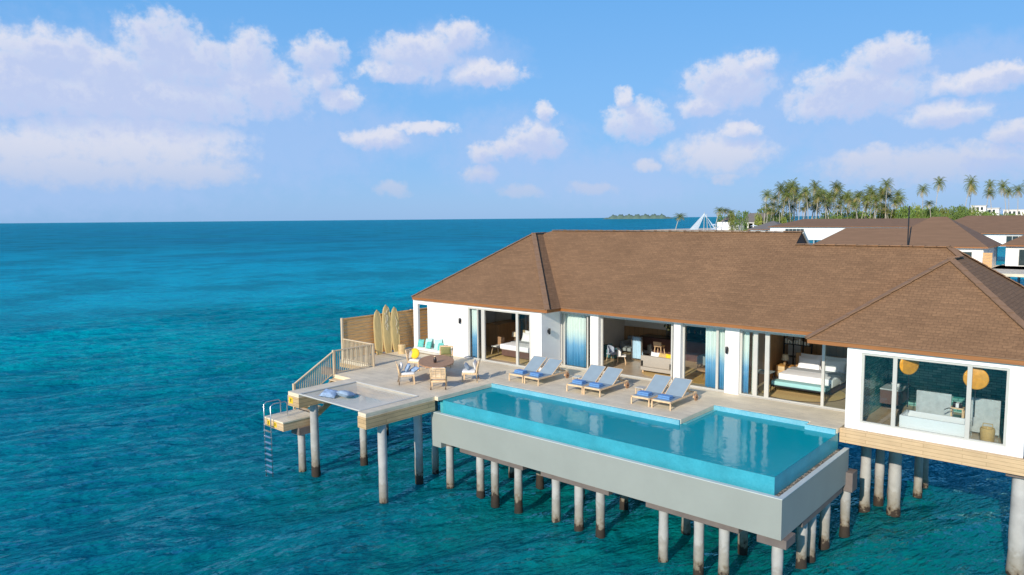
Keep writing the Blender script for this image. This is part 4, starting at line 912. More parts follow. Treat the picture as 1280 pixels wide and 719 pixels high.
t = thing('nightstand', 'small dark nightstand left of the bed in the left bedroom', 'nightstand', (-27.1, 30.8, ZF))
MB().box(-27.35, -26.85, 30.5, 31.0, ZF + .1, ZF + .6, .01).build('cabinet', M_bedbase, t); MB().box(-27.3, -26.9, 30.49, 30.5, ZF + .35, ZF + .37).build('handle', M_steel, t)
lamp(-27.1, 30.75, ZF + .602, 'table lamp on the dark nightstand of the left bedroom')
t = thing('desk_chair', 'pale seated dining chair with splayed wooden legs in the left bedroom', 'chair', (-26.9, 29.6, ZF))
cx_, cy_ = -27.15, 29.4
MB().box(cx_ - .26, cx_ + .26, cy_ - .26, cy_ + .26, ZF + .44, ZF + .5, .02).build('seat', M_cush, t); MB().box(cx_ - .25, cx_ + .25, cy_ + .22, cy_ + .28, ZF + .5, ZF + .95, .02).build('backrest', M_teakdark, t)
for sx in (-1, 1):
    for sy in (-1, 1): MB().tube([(cx_ + sx * .2, cy_ + sy * .2, ZF + .45), (cx_ + sx * .27, cy_ + sy * .27, ZF)], .02, 6).build('leg', M_teak, t)
def struct(name, b, m, label=None): return b.build(name, m, villa, label=label)
struct('wall_panelling', MB().box(-28.2, -22.85, 33.10, 33.19, ZF, 6.2), M_panel)
struct('wardrobe', MB().box(-29.6, -28.6, 31.0, 33.1, ZF, ZF + 1.35, .01), M_panel)
tag(MB().box(-28.0, -24.0, 28.3, 31.2, ZF + .002, ZF + .014).build('bedroom_rug', M_jute), 'pale jute rug under the bed of the left bedroom', 'rug')

# back wall of the living room: plaster above, panelling below, bar to the right
struct('wall_panelling', MB().box(-22.58, -19.9, 35.2, 35.3, ZF, ZF + 1.35), M_panel)
struct('wall', MB().box(-22.6, -19.9, 35.3, 35.45, ZF, 6.26), M_beige)
struct('wall', MB().box(-19.9, -13.3, 36.3, 36.45, ZF, 6.26), M_dark)
tag(MB().box(-22.5, -21.6, 30.6, 31.1, ZF, ZF + 0.85, .01).build('sideboard', M_bedbase), 'dark brown sideboard right behind the first white column', 'sideboard')
def sofa(label, x0, x1, y0, y1, m, face, hb=0.85, cat='sofa', name='sofa', cm=None):
    """box sofa; face = side left open: '+x','-x','+y','-y'"""
    t = thing(name, label, cat, ((x0 + x1) / 2, (y0 + y1) / 2, ZF)); z = ZF
    MB().box(x0, x1, y0, y1, z + .12, z + .3, .03).build('base', m, t)
    sides = {'-y': (x0, x1, y0, y0 + .2), '+y': (x0, x1, y1 - .2, y1), '-x': (x0, x0 + .2, y0, y1), '+x': (x1 - .2, x1, y0, y1)}
    opp = {'+x': '-x', '-x': '+x', '+y': '-y', '-y': '+y'}[face]
    for k, (a, b_, c, d) in sides.items():
        if k == face: continue
        MB().box(a, b_, c, d, z + .3, z + (hb if k == opp else hb - .2), .05).build('backrest' if k == opp else 'armrest', m, t)
    MB().box(x0 + .2, x1 - .2, y0 + .2, y1 - .2, z + .3, z + .46, .05).build('seat_cushion', cm or m, t)
    for x in (x0 + .1, x1 - .1):
        for y in (y0 + .1, y1 - .1): MB().box(x - .03, x + .03, y - .03, y + .03, z, z + .12).build('leg', M_teak, t)
    return t
sofa('beige woven sofa with its back to the pool in the living room', -18.5, -16.75, 30.3, 31.35, M_sofa, '+y')
sofa('long grey sofa along the panelled wall of the living room', -22.2, -20.2, 34.1, 35.15, M_grey, '-y')
sofa('teal armchair beside the dark sideboard in the living room', -21.9, -21.1, 31.9, 32.7, M_tealfab, '+x', .75, 'armchair', 'armchair')
for i, (x, y, m_, la) in enumerate([(-17.9, 30.62, M_linen, 'white pillow showing over the left of the beige sofa back'), (-17.45, 30.62, M_jute, 'sand coloured pillow in the middle of the beige sofa'), (-17.05, 30.62, M_yellow, 'mustard pillow at the right end of the beige sofa')]):
    soft('pillow', la, 'pillow', 'pillows on the beige sofa', m_, x, y, ZF + .78, .5, .48, .17, R(72), 0, R(8 * i - 8))
def bar_stool(x, y, label):
    t = thing('bar_stool', label, 'bar stool', (x, y, ZF), 'wooden bar stools at the bar')
    MB().box(x - .24, x + .24, y - .2, y + .2, ZF + .72, ZF + .80, .03).build('seat', M_teak, t)
    b = MB().box(x - .24, x + .24, y - .24, y - .19, ZF + .80, ZF + 1.0, .02); b.build('backrest', M_teak, t)
    for sx in (-1, 1):
        for sy in (-1, 1): MB().tube([(x + sx * .17, y + sy * .15, ZF + .73), (x + sx * .24, y + sy * .22, ZF)], .022, 6).build('leg', M_teak, t)
    MB().box(x - .2, x + .2, y - .2, y - .17, ZF + .25, ZF + .28).build('footrest', M_teak, t)
bar_stool(-20.55, 33.3, 'left wooden bar stool in front of the dark bar'); bar_stool(-19.35, 33.6, 'right wooden bar stool in front of the dark bar')
t = thing('bar_counter', 'long dark bar counter with stone top in the living room', 'bar counter', (-18, 34.6, ZF))
MB().box(-20.8, -14.4, 34.3, 34.8, ZF, ZF + 1.02, .01).build('front', mat('plum_panel', (0.10, 0.05, 0.045), .5, .2), t); MB().box(-20.9, -14.3, 34.2, 34.95, ZF + 1.02, ZF + 1.08, .01).build('counter_top', M_dark, t)
t = thing('back_bar', 'dark shelves full of bottles and glasses behind the bar', 'shelf unit', (-17.5, 36.1, ZF))
MB().box(-19.8, -14.2, 36.2, 36.28, ZF, ZF + 2.6).build('back_panel', M_dark, t)
for k in range(4): MB().box(-19.8, -14.2, 35.95, 36.2, ZF + 1.15 + k * .42, ZF + 1.18 + k * .42).build('shelf', M_dark, t)
for x in (-19.8, -18.0, -16.2, -14.3): MB().box(x - .03, x + .03, 35.95, 36.2, ZF + 1.0, ZF + 2.6).build('upright', M_dark, t)
bm_cols = [mat('bottle_green', (0.03, 0.12, 0.04), .12), mat('bottle_amber', (0.25, 0.10, 0.02), .12), mat('bottle_clear', (0.6, 0.65, 0.65), .08), M_white_mark]
for k in range(4):
    x = -19.65
    while x < -14.4:
        if random.random() < .8:
            r = random.uniform(.028, .045); h = random.uniform(.2, .33); o = MB().lathe([(r, 0), (r, h * .6), (r * .4, h * .75), (r * .4, h)], x, 36.06, 8, z=ZF + 1.181 + k * .42).build('bottle', random.choice(bm_cols))
            tag(o, 'small bottle on the %s shelf behind the bar' % ['lowest', 'second', 'third', 'top'][k], 'bottle', 'bottles on the %s shelf behind the bar' % ['lowest', 'second', 'third', 'top'][k])
        x += random.uniform(.14, .24)
t = thing('flower_vase', 'tall vase of yellow green flowers standing on the bar', 'vase', (-19.0, 34.45, ZF + 1.08))
MB().lathe([(0.07, 0), (0.1, .08), (0.06, .3), (0.08, .36)], -19.0, 34.45, 14, z=ZF + 1.081).build('vase_body', M_steel, t)
b = MB(); p_ = MB()
for i in range(46):
    a = random.random() * 6.28; e = random.uniform(.3, 1.3); L = random.uniform(.3, .62); d = Vector((math.cos(a) * math.cos(e), math.sin(a) * math.cos(e), math.sin(e))); s_ = Vector((-19.0, 34.45, ZF + 1.42)); q = s_ + d * L
    b.tube([s_, s_.lerp(q, .5) + Vector((0, 0, .03)), q], .006, 3)
    (b if i % 2 else p_).pillow(q.x, q.y, q.z, .13, .08, .03, random.random() * 3, random.random() * 3, random.random() * 3, n=4)
b.build('foliage', M_green, t); p_.build('blossoms', M_petal, t)
def tub_chair(x, y, rz, label, m=M_cush, grp='pale shell chairs in the living room', lm=M_teak):
    t = thing('shell_chair', label, 'chair', (x, y, ZF), grp, rz)
    def w_(b, n, mm): b.build(n, mm, t, world=False)
    w_(MB().box(-.24, .24, -.22, .24, .42, .48, .02), 'seat', m)
    b = MB(); vs = []; fs = []
    for j in range(5):
        for i in range(9):
            a = math.pi * (1.05 + 0.9 * i / 8); h = .46 + .42 * j / 4 * (0.55 + .45 * math.sin(math.pi * i / 8)); vs.append((.27 * math.cos(a), .25 * math.sin(a) + .02, h)); 
    for j in range(4):
        for i in range(8): fs.append((j * 9 + i, j * 9 + i + 1, (j + 1) * 9 + i + 1, (j + 1) * 9 + i))
    n0 = len(vs); vs += [(v[0] * 1.1, v[1] * 1.1, v[2]) for v in vs]; fs += [tuple(n0 + k for k in q[::-1]) for q in fs]
    fs += [(4 * 9 + i, 4 * 9 + i + 1, n0 + 4 * 9 + i + 1, n0 + 4 * 9 + i) for i in range(8)]
    b.add(vs, fs, True); w_(b, 'backrest', m)
    for sx in (-1, 1):
        for sy in (-1, 1): w_(MB().tube([(sx * .17, sy * .16, .43), (sx * .24, sy * .23, 0)], .016, 6), 'leg', lm)
    return t
tub_chair(-20.3, 31.4, R(-60), 'right white shell chair facing the teal armchair'); tub_chair(-21.0, 31.6, R(-90), 'left white shell chair next to the teal armchair', mat('pale_lilac', (.5, .55, .68), .9))
t = thing('cloth_screen', 'tall pale blue cloth hung on a stand before the bar', 'screen', (-20.2, 32.7, ZF))
vs = []; fs = []
for j in range(9):
    for i in range(15): vs.append((-20.45 + .05 * j / 8 * 0 + .5 * i / 14 * (1.25 - .4 * j / 8), 32.75 + .05 * math.sin(i * 1.9), ZF + .1 + 1.15 * j / 8))
for j in range(8):
    for i in range(14): a = j * 15 + i; fs.append((a, a + 1, a + 16, a + 15))
MB().add(vs, fs, True).build('cloth', mat('pale_blue_cloth', (.38, .58, .72), .9, .1), t); MB().bar((-20.5, 32.75, ZF + 1.26), (-19.9, 32.75, ZF + 1.26), .03, .03).box(-20.5, -20.46, 32.7, 32.8, ZF, ZF + 1.26).box(-19.94, -19.9, 32.7, 32.8, ZF, ZF + 1.26).build('stand', M_steel, t)
tag(MB().lathe([(1.5, 0), (1.5, .012)], -17.2, 31.2, 40, z=ZF + .002).build('round_rug', M_jute), 'round straw rug under the beige sofa', 'rug', 'straw rugs on the wooden floors')
# dining corner behind the second column
t = thing('coffee_table', 'round dark wooden table with a tray behind the last loungers', 'table', (-15.2, 31.0, ZF))
MB().lathe([(.55, .42), (.58, .44), (.58, .48), (.02, .482)], -15.2, 31.0, 26, z=ZF).build('tabletop', M_teakdark, t); MB().lathe([(.32, 0), (.26, .2), (.34, .42)], -15.2, 31.0, 20, z=ZF).build('base', M_wicker, t)
tag(MB().lathe([(1.25, 0), (1.25, .012)], -15.3, 31.1, 36, z=ZF + .003).build('round_rug', mat('orange_rug', (.62, .34, .08), .95, .2, 20)), 'round orange rug under the round dark table', 'rug', 'straw rugs on the wooden floors')
t = thing('dining_table', 'glass topped indoor dining table between grey chairs', 'table', (-15.6, 32.9, ZF))
MB().box(-16.5, -14.4, 32.4, 33.3, ZF + .72, ZF + .75, .01).build('tabletop', mat('pale_glass_top', (.35, .5, .5), .08), t)
for x in (-16.2, -14.7): MB().lathe([(.2, 0), (.05, .05), (.05, .72)], x, 32.85, 12, z=ZF).build('pedestal', M_steel, t)
for i, (x, y, rz) in enumerate([(-16.1, 32.15, 180), (-15.3, 32.15, 180), (-14.6, 32.15, 180), (-16.1, 33.6, 0), (-15.3, 33.6, 0), (-14.6, 33.6, 0)]):
    tub_chair(x, y, R(rz + 180), '%s chair on the %s side of the indoor dining table' % (['left', 'middle', 'right'][i % 3], 'near' if i < 3 else 'far'), M_grey, 'grey chairs around the indoor dining table', M_black)
struct('wall', MB().box(-16.6, -13.3, 35.2, 35.35, ZF, 6.26), M_beige)

# ------------------------------------------------------------------ right bedroom
bed('king_bed', 'large white bed with a grey throw in the right bedroom', -12.0, -9.75, 31.15, 33.55, M_wicker, M_bedbase, .34, .66)
pillows(-11.95, -9.8, 33.4, ZF + .66, 'white pillow on the large bed of the right bedroom', 2, .7, None, 2)
t = thing('foot_bench', 'pale teal bench at the foot of the large bed', 'bench', (-10.9, 30.55, ZF))
MB().box(-12.0, -9.7, 30.3, 30.85, ZF + .34, ZF + .52, .04).build('seat_cushion', mat('pale_teal', (.33, .62, .62), .9, .06), t)
MB().box(-12.02, -9.68, 30.28, 30.87, ZF + .29, ZF + .335).build('frame', M_black, t)
for x in (-12.0, -9.72):
    for y in (30.3, 30.83): MB().box(x - .015, x + .015, y - .015, y + .015, ZF, ZF + .6).build('leg', M_black, t)
tag(MB().lathe([(1.75, 0), (1.75, .012)], -11.0, 31.2, 44, z=ZF + .004).build('round_rug', M_jute), 'large round straw rug with a dark edge under the bench and bed', 'rug', 'straw rugs on the wooden floors')
rg = MB(); rg.lathe([(1.74, .002), (1.77, .018), (1.80, .002)], -11.0, 31.2, 44, z=ZF + .003, caps=False); 
tag(rg.build('rug_border', M_black), 'thin dark border ring around the large straw rug', 'rug border')
struct('wall_panelling', MB().box(-13.13, -13.05, 30.3, 35.0, ZF, 6.25), M_panel)
struct('wall', MB().box(-13.1, -12.45, 35.0, 35.1, ZF, 6.26), M_beige); struct('wall', MB().box(-10.0, -8.0, 35.0, 35.1, ZF, 6.26), mat('bedhead_wall', (.24, .36, .40), .6, .2)); struct('wall', MB().box(-12.45, -10.0, 35.0, 35.1, ZF, 6.26), M_panel)
t = thing('lattice_shelf', 'tall open black shelf frame behind the nightstand', 'shelf', (-12.6, 34.4, ZF))
for x in (-13.0, -12.55, -12.1, -11.7): MB().box(x - .025, x + .025, 34.3, 34.36, ZF, ZF + 2.7).build('upright', M_black, t)
for k in range(5): MB().box(-13.0, -11.7, 34.25, 34.5, ZF + .3 + k * .58, ZF + .34 + k * .58).build('shelf', M_black, t)
b = MB()
for i in range(9): b.box(-12.95 + i * .13, -12.87 + i * .13, 34.3, 34.45, ZF + 1.501, ZF + 1.5 + random.uniform(.12, .28))
tag(b.build('shelf_ornaments', M_white_mark), 'row of pale ornaments on the black shelf frame', 'ornaments')
t = thing('nightstand', 'orange wooden nightstand left of the large bed', 'nightstand', (-12.6, 33.5, ZF))
MB().box(-12.95, -12.25, 33.2, 33.75, ZF + .08, ZF + .62, .02).build('cabinet', mat('orange_wood', (.60, .30, .08), .5, .3, 5), t)
for k in range(2): MB().box(-12.9, -12.3, 33.185, 33.2, ZF + .14 + k * .24, ZF + .34 + k * .24, .004).build('drawer', M_teak, t)
lamp(-12.6, 33.45, ZF + .621, 'table lamp with a cream shade on the orange nightstand')
t = thing('vanity_desk', 'small grey desk inside the left end of the right bedroom', 'desk', (-12.7, 30.7, ZF))
MB().box(-13.0, -12.2, 30.5, 31.3, ZF + .70, ZF + .74, .005).build('desk_top', M_grey, t)
for x in (-12.95, -12.25):
    for y in (30.55, 31.25): MB().box(x - .02, x + .02, y - .02, y + .02, ZF, ZF + .70).build('leg', M_black, t)

# ------------------------------------------------------------------ bathroom wing
zb_ = ZF + .021
struct('tiled_wall', MB().box(-7.79, -7.70, 27.25, 31.6, ZF + .02, 6.25), M_bathstone); struct('tiled_wall', MB().box(-7.7, -2.85, 31.6, 31.75, ZF + .02, 6.25), M_bathstone); struct('tiled_wall', MB().box(-2.93, -2.84, 27.25, 31.6, ZF + .02, 6.25), M_bathstone)
t = thing('bathtub', 'white rectangular bathtub behind the big bathroom window', 'bathtub', (-5.3, 27.9, zb_))
b = MB(); x0, x1, y0, y1, h = -6.28, -4.25, 27.35, 28.3, .62
b.box(x0, x1, y0, y0 + .09, zb_, zb_ + h, .02).box(x0, x1, y1 - .09, y1, zb_, zb_ + h, .02).box(x0, x0 + .09, y0 + .09, y1 - .09, zb_, zb_ + h, .02).box(x1 - .09, x1, y0 + .09, y1 - .09, zb_, zb_ + h, .02).box(x0 + .09, x1 - .09, y0 + .09, y1 - .09, zb_, zb_ + .2, .0)
b.build('tub_body', M_tub, t)
MB().tube([(-4.85, 28.36, zb_ + .62), (-4.85, 28.36, zb_ + .86), (-4.95, 28.2, zb_ + .92), (-5.05, 28.05, zb_ + .88)], .018, 8).build('faucet', M_steel, t)
MB().tube([(-4.45, 28.33, zb_ + .6), (-4.45, 28.33, zb_ + .8), (-4.4, 28.2, zb_ + .82)], .016, 8).build('hand_shower', M_steel, t)
for x0, x1, la in [(-6.1, -5.0, 'left grey marble screen behind the bathtub'), (-4.55, -3.55, 'right grey marble screen behind the bathtub')]:
    t = thing('marble_screen', la, 'screen', ((x0 + x1) / 2, 28.9, zb_), 'grey marble screens in the bathroom')
    MB().box(x0, x1, 28.86, 28.94, zb_ + .05, zb_ + 1.25, .008).build('slab', M_acrylic, t); MB().box(x0 + .1, x0 + .2, 28.8, 29.0, zb_, zb_ + .05).box(x1 - .2, x1 - .1, 28.8, 29.0, zb_, zb_ + .05).build('foot', M_steel, t)
t = thing('towel_stool', 'wooden stool carrying folded white towels between the marble screens', 'stool', (-4.8, 28.9, zb_))
MB().box(-5.0, -4.6, 28.75, 29.05, zb_ + .78, zb_ + .83).build('seat', M_teak, t)
for sx in (-4.97, -4.63):
    for sy in (28.78, 29.02): MB().box(sx - .02, sx + .02, sy - .02, sy + .02, zb_, zb_ + .78).build('leg', M_teak, t)
for i, (x, m_) in enumerate([(-4.9, M_dark), (-4.8, M_linen), (-4.7, M_dark)]): tag(MB().box(x - .05, x + .05, 28.76, 29.03, zb_ + .832, zb_ + .99, .02).build('rolled_towel', m_), ['dark towel at the left on the bathroom stool', 'white towel in the middle on the bathroom stool', 'dark towel at the right on the bathroom stool'][i], 'towel', 'towels on the bathroom stool')
for x, zc, tw_, la in [(-6.03, 5.80, 50, 'left orange round mirror disc hanging in the bathroom'), (-4.07, 5.58, 8, 'right orange round mirror disc hanging in the bathroom')]:
    t = thing('round_mirror', la, 'mirror', (x, 27.31, zb_), 'orange round mirrors hanging in the bathroom')
    b = MB().lathe([(.01, -.03), (.33, -.03), (.36, -.02), (.36, .02), (.33, .03), (.01, .031)], 0, 0, 32).xf(Matrix.Translation((x, 27.31, zc)) @ Matrix.Rotation(R(tw_), 4, 'Z') @ Matrix.Rotation(R(90), 4, 'X'))
    b.build('disc', M_orange, t); MB().box(x - .015, x + .015, 27.30, 27.32, zb_ + .95, 6.25).build('pole', M_black, t)
t = thing('laundry_basket', 'tall straw basket on the bathroom floor right of the bathtub', 'basket', (-3.75, 27.75, zb_))
MB().lathe([(.17, 0), (.2, .05), (.22, .45), (.2, .52), (.17, .53), (.17, .4)], -3.75, 27.85, 18, z=zb_).build('basket_body', M_jute, t); MB().tube([(-3.9, 27.85, zb_ + .5), (-3.88, 27.85, zb_ + .66), (-3.62, 27.85, zb_ + .66), (-3.6, 27.85, zb_ + .5)], .015, 6).build('handle', M_jute, t)
t = thing('washstand', 'dark washstand against the rear tiled wall of the bathroom', 'washstand', (-6.9, 31.2, zb_))
MB().box(-7.6, -6.9, 30.0, 31.4, zb_ + .3, zb_ + .85, .01).build('cabinet', M_bedbase, t); MB().box(-7.6, -6.85, 29.95, 31.45, zb_ + .85, zb_ + .9, .005).build('counter_top', M_acrylic, t); MB().lathe([(.12, 0), (.2, .12), (.19, .13), (.1, .03)], -7.2, 30.7, 16, z=zb_ + .901).build('basin', M_tub, t)

# ------------------------------------------------------------------ neighbouring villas
M_fshingle = mat('far_shingles', (0.205, 0.120, 0.070), 0.9, 0.12, 1.2, stretch=(0.3, 0.3, 5))
M_gshingle = mat('grey_shingles', (0.17, 0.155, 0.145), 0.9, 0.12, 1.2, stretch=(0.3, 0.3, 5))
def hip(b, x0, x1, y0, y1, ze, zr, along='X'):
    cx, cy = (x0 + x1) / 2, (y0 + y1) / 2
    if along == 'X': r = (y1 - y0) / 2; a, c = (x0 + r, cy, zr), (x1 - r, cy, zr); b.poly([(x0, y0, ze), (x1, y0, ze), c, a]); b.poly([(x1, y1, ze), (x0, y1, ze), a, c]); b.poly([(x1, y0, ze), (x1, y1, ze), c]); b.poly([(x0, y1, ze), (x0, y0, ze), a])
    else: r = (x1 - x0) / 2; a, c = (cx, y0 + r, zr), (cx, y1 - r, zr); b.poly([(x0, y0, ze), (x1, y0, ze), a]); b.poly([(x1, y1, ze), (x0, y1, ze), c]); b.poly([(x1, y0, ze), (x1, y1, ze), c, a]); b.poly([(x0, y1, ze), (x0, y0, ze), a, c])
def far_villa(label, x0, x1, y0, y1, zr, along='X', m=None, ze=6.4, zf=3.3, openings=(), group='brown roofed villas standing behind the main villa', wx=(0, 0), deckx=None):
    m = m or M_fshingle
    t = thing('overwater_villa', label, 'villa', ((x0 + x1) / 2, (y0 + y1) / 2, zf), group)
    b = MB(); hip(b, x0 - .6, x1 + .6, y0 - .6, y1 + .6, ze, zr, along); b.box(x0 - .6, x1 + .6, y0 - .6, y1 + .6, ze - .01, ze - .005); r_ = b.build('roof', m, t)
    f = MB(); f.box(x0 - .6, x1 + .6, y0 - .62, y0 - .58, ze - .2, ze - .02).box(x1 + .58, x1 + .62, y0 - .6, y1 + .6, ze - .2, ze - .02); f.build('fascia', M_fascia, r_)
    MB().box(x0, x1, y0, y1, zf, ze - .05).build('wall', M_white, t)
    for (a, c, z0, z1) in openings:
        w_ = MB().box(a, c, y0 - .05, y0 - .01, z0, z1).build('window', M_frame, t)
        n = max(1, int((c - a) / 1.2)); wd = (c - a) / n
        for i in range(n): MB().box(a + i * wd + .06, a + (i + 1) * wd - .06, y0 - .07, y0 - .055, z0 + .06, z1 - .06).build('pane', M_darkglass, w_)
    if deckx: MB().box(deckx[0], deckx[1], y0 - 7, y1, zf - .4, zf - .02).build('deck', M_deck, t)
    for x in np.arange(x0 + .5, x1, 4.5):
        for y in (y0 + .5, y1 - .5): MB().lathe([(.2, -1.4), (.2, zf - .1)], float(x), float(y), 8).build('pile', M_pile, t)
    return t
M_darkglass = mat('dark_window', (0.04, 0.06, 0.065), 0.1, 0.1)
far_villa('large brown roofed villa behind the right end of the main villa, white walls', -31.0, -17.6, 118.6, 130.0, 10.6, openings=[(-20.6, -18.9, 4.7, 5.7), (-30, -26, 3.4, 5.8)], deckx=(-42, -8))
far_villa('low hipped side block joined to the left of the large brown roofed villa', -40.0, -22.0, 118.66, 125.1, 8.95, openings=[(-36, -30, 3.4, 5.8)])
far_villa('white walled villa at the far right with dark doors and a timber deck', -16.2, 6.0, 128.0, 140.0, 10.2, openings=[(-14.6, -13.2, 3.4, 5.8), (-11, -8, 3.4, 5.8)], deckx=(-17, 8))
far_villa('brown roofed villa in the second row above the right edge of the shingle roofs', -44.0, -8.0, 205.0, 222.0, 10.6, openings=[(-26, -20, 3.6, 5.8), (-18, -12, 3.6, 5.8)])
far_villa('long brown roofed villa with a bright white wall left of the large one', -95.0, -40.0, 236.0, 252.0, 9.9, ze=7.5, openings=[(-68, -63, 5.6, 6.8), (-60, -56, 5.6, 6.8), (-90, -84, 5.2, 6.8)])
far_villa('grey roofed building in front of the palms, white wall below', -108.0, -96.0, 250.0, 262.0, 9.3, m=M_gshingle, openings=[(-106, -104, 4.2, 5.6)], group='grey roofed buildings by the palms')
# timber screen and small pieces of the right neighbour
t = thing('privacy_screen', 'brown timber privacy screen between white walls of the neighbouring villa', 'fence', (-17.9, 117.6, 3.3))
b = MB()
for k in range(12): b.box(-17.4, -16.3, 117.0, 117.1, 3.3 + k * .2, 3.46 + k * .2)
b.build('slats', M_fence, t)
tag(MB().tube([(-26.5, 116, 6.0), (-26.5, 116, 12.2)], .09, 8).build('antenna_mast', M_black), 'thin dark mast rising over the far brown roof', 'mast')

# ------------------------------------------------------------------ island with beach, palms, shrubs
M_sand = mat('sand', (0.62, 0.56, 0.45), 0.95, 0.06, 0.05)
vs = []
front = [(-236, 372), (-222, 384), (-205, 394), (-188, 404), (-172, 414), (-150, 430), (-120, 455), (-90, 480), (-40, 520), (40, 560), (140, 600)]
back = [(140, 900), (-60, 860), (-180, 700), (-235, 560), (-252, 450), (-250, 392)]
isl = MB().prism(front + back, -3.0, 2.7).build('sand_island', M_sand); tag(isl, 'pale sandy island shore beyond the villas', kind='structure')
t = tag(MB().prism([(-238, 370), (-205, 391), (-172, 411), (-172, 404), (-205, 384), (-240, 364)], -3, .6).build('beach', M_sand), 'bright strip of beach at the waterline', kind='structure')
# far away island on the horizon
b = MB(); vs = []; fs = []
c0 = Vector((-3395, 4947, SEA)); c1 = Vector((-2900, 5252, SEA)); n = 60
for i in range(n + 1):
    s = i / n; p = c0.lerp(c1, s); h = (33 + 7 * math.sin(i * .9) + 5 * math.sin(i * 2.3)) * min(1, s * 6, (1 - s) * 6)
    for k, (dy, hh) in enumerate([(0, 0), (30, h * .7), (120, h), (240, 0)]): vs.append((p.x + dy * .6 * -1 * 0 + dy * -.5, p.y + dy * .8, SEA + hh))
for i in range(n):
    for k in range(3): a = i * 4 + k; fs.append((a, a + 4, a + 5, a + 1))
b.add(vs, fs, True)
tag(b.build('distant_island', mat('distant_trees', (0.13, 0.20, 0.15), 1.0, 0.2, .02)), 'low wooded island far away on the horizon', kind='structure')

M_trunk = mat('palm_trunk', (0.50, 0.44, 0.35), 0.9, 0.2, 2, stretch=(1, 1, 4), rnd=.15)
M_frond = mat('palm_frond', (0.19, 0.225, 0.045), 0.65, 0.35, 1.0, rnd=.35)
M_frond2 = mat('dry_palm_frond', (0.36, 0.28, 0.09), 0.75, 0.3, 1.0, rnd=.3)
def palm(seed, h, lean):
    rr = random.Random(seed)
    t = thing('palm_tree', 'x', 'palm tree', (0, 0, 0), 'coconut palms on the island')
    la = rr.uniform(0, 6.28); pts = []
    for i in range(8): s = i / 7; pts.append((math.cos(la) * lean * s * s, math.sin(la) * lean * s * s, h * s))
    MB().tube(pts, .26, 7, .15).build('trunk', M_trunk, t, world=False)
    top = Vector(pts[-1]); g = MB(); d_ = MB()
    nf = 26
    for i in range(nf):
        az = i * 2.399 + rr.uniform(-.2, .2); el = R(78) - (i / nf) * R(118); L = rr.uniform(4.6, 6.2); bb_ = g if i < nf * .78 else d_
        side = Vector((-math.sin(az), math.cos(az), 0)); P_ = [];
        for k in range(7):
            s = k / 6; e2 = el - s * s * R(75); 
            if k == 0: p = top.copy()
            else: p = p + Vector((math.cos(az) * math.cos(e2), math.sin(az) * math.cos(e2), math.sin(e2))) * (L / 6)
            P_.append(p.copy())
        for k in range(6):
            a, c = P_[k], P_[k + 1]
            for q in range(3):
                m0 = a.lerp(c, q / 3); m1 = a.lerp(c, q / 3 + .2); s = (k + q / 3) / 6; wd = 1.5 * math.sin(math.pi * min(1, .12 + s * .88)) + .12; dr = Vector((0, 0, -.45 * wd)); fw = (c - a) * .9
                for sg in (-1, 1): bb_.add([tuple(m0), tuple(m1), tuple(m1 + side * sg * wd + dr + fw * .5)], [(0, 1, 2)])
    g.build('crown', M_frond, t, world=False); d_.build('dry_fronds', M_frond2, t, world=False)
    return t
protos = [palm(1, 22.5, 1.5), palm(2, 20, 3.0), palm(3, 24.5, 2.0), palm(4, 17, 3.5)]
used = [False] * 4
ZL = 2.7
def at(px, d, z):   # a spot on the island: px = bearing measured in the survey of the site, d = distance from the shore villa
    v = FWD + RGT * ((px - 640) / 904.0); v.z = 0; v = v * d
    return Vector((CAM.x + v.x, CAM.y + v.y, z))
PALMS = []
rp = random.Random(5)
def ph(px, ytop, d): # height of the crown top
    yh = 273.3 - (px - 640) * .0089; return 10.9 + (yh - ytop) / 904 * d
spec = [(957, 256, 450), (966, 262, 440), (975, 252, 455), (983, 258, 445), (989, 250, 460), (1003, 256, 455), (1015, 257, 450), (1021, 260, 455), (1029, 246, 465), (1036, 258, 450), (1046, 247, 470), (1057, 244, 470), (1057, 260, 445), (1063, 257, 455), (1071, 242, 465), (1079, 256, 450), (1087, 246, 470), (1095, 256, 455), (1108, 262, 440), (1112, 243, 470), (964, 247, 445), (973, 250, 440), (984, 238, 460), (994, 238, 455), (1005, 243, 455), (1011, 251, 450), (1019, 238, 460), (1026, 252, 445), (1041, 244, 460), (1054, 250, 470), (1064, 251, 460), (1073, 249, 440), (1081, 248, 465), (1093, 240, 465), (1100, 239, 455), (1109, 252, 445), (1034, 243, 465), (953, 243, 430), (961, 255, 420), (968, 236, 440), (976, 240, 430), (980, 234, 450), (986, 244, 425), (991, 232, 440), (996, 245, 430), (1001, 250, 440), (1008, 238, 430), (1013, 234, 450), (1017, 244, 425), (1023, 247, 440), (1030, 241, 430), (1034, 250, 430),
        (1038, 233, 470), (1049, 236, 480), (1050, 253, 430), (1060, 246, 450), (1067, 245, 440), (1077, 238, 450), (1084, 241, 440), (1089, 250, 430), (1096, 246, 450), (1103, 231, 440), (1106, 244, 450), (1113, 249, 460), (1105, 257, 440), (1070, 255, 430), (1043, 258, 430), (1091, 258, 430),
        (1149, 236, 470), (1164, 229, 500), (1160, 253, 440), (1200, 229, 500), (1206, 236, 520), (1227, 232, 560), (1235, 241, 470), (1253, 233, 520), (1256, 239, 530), (1267, 237, 500), (1280, 231, 520), (1276, 242, 480),
        (956, 262, 410), (972, 258, 415), (1000, 260, 460), (893, 262, 440), (903, 262, 450), (911, 264, 450)]
POS = ['leftmost of the dense grove', 'second row at the left of the grove']
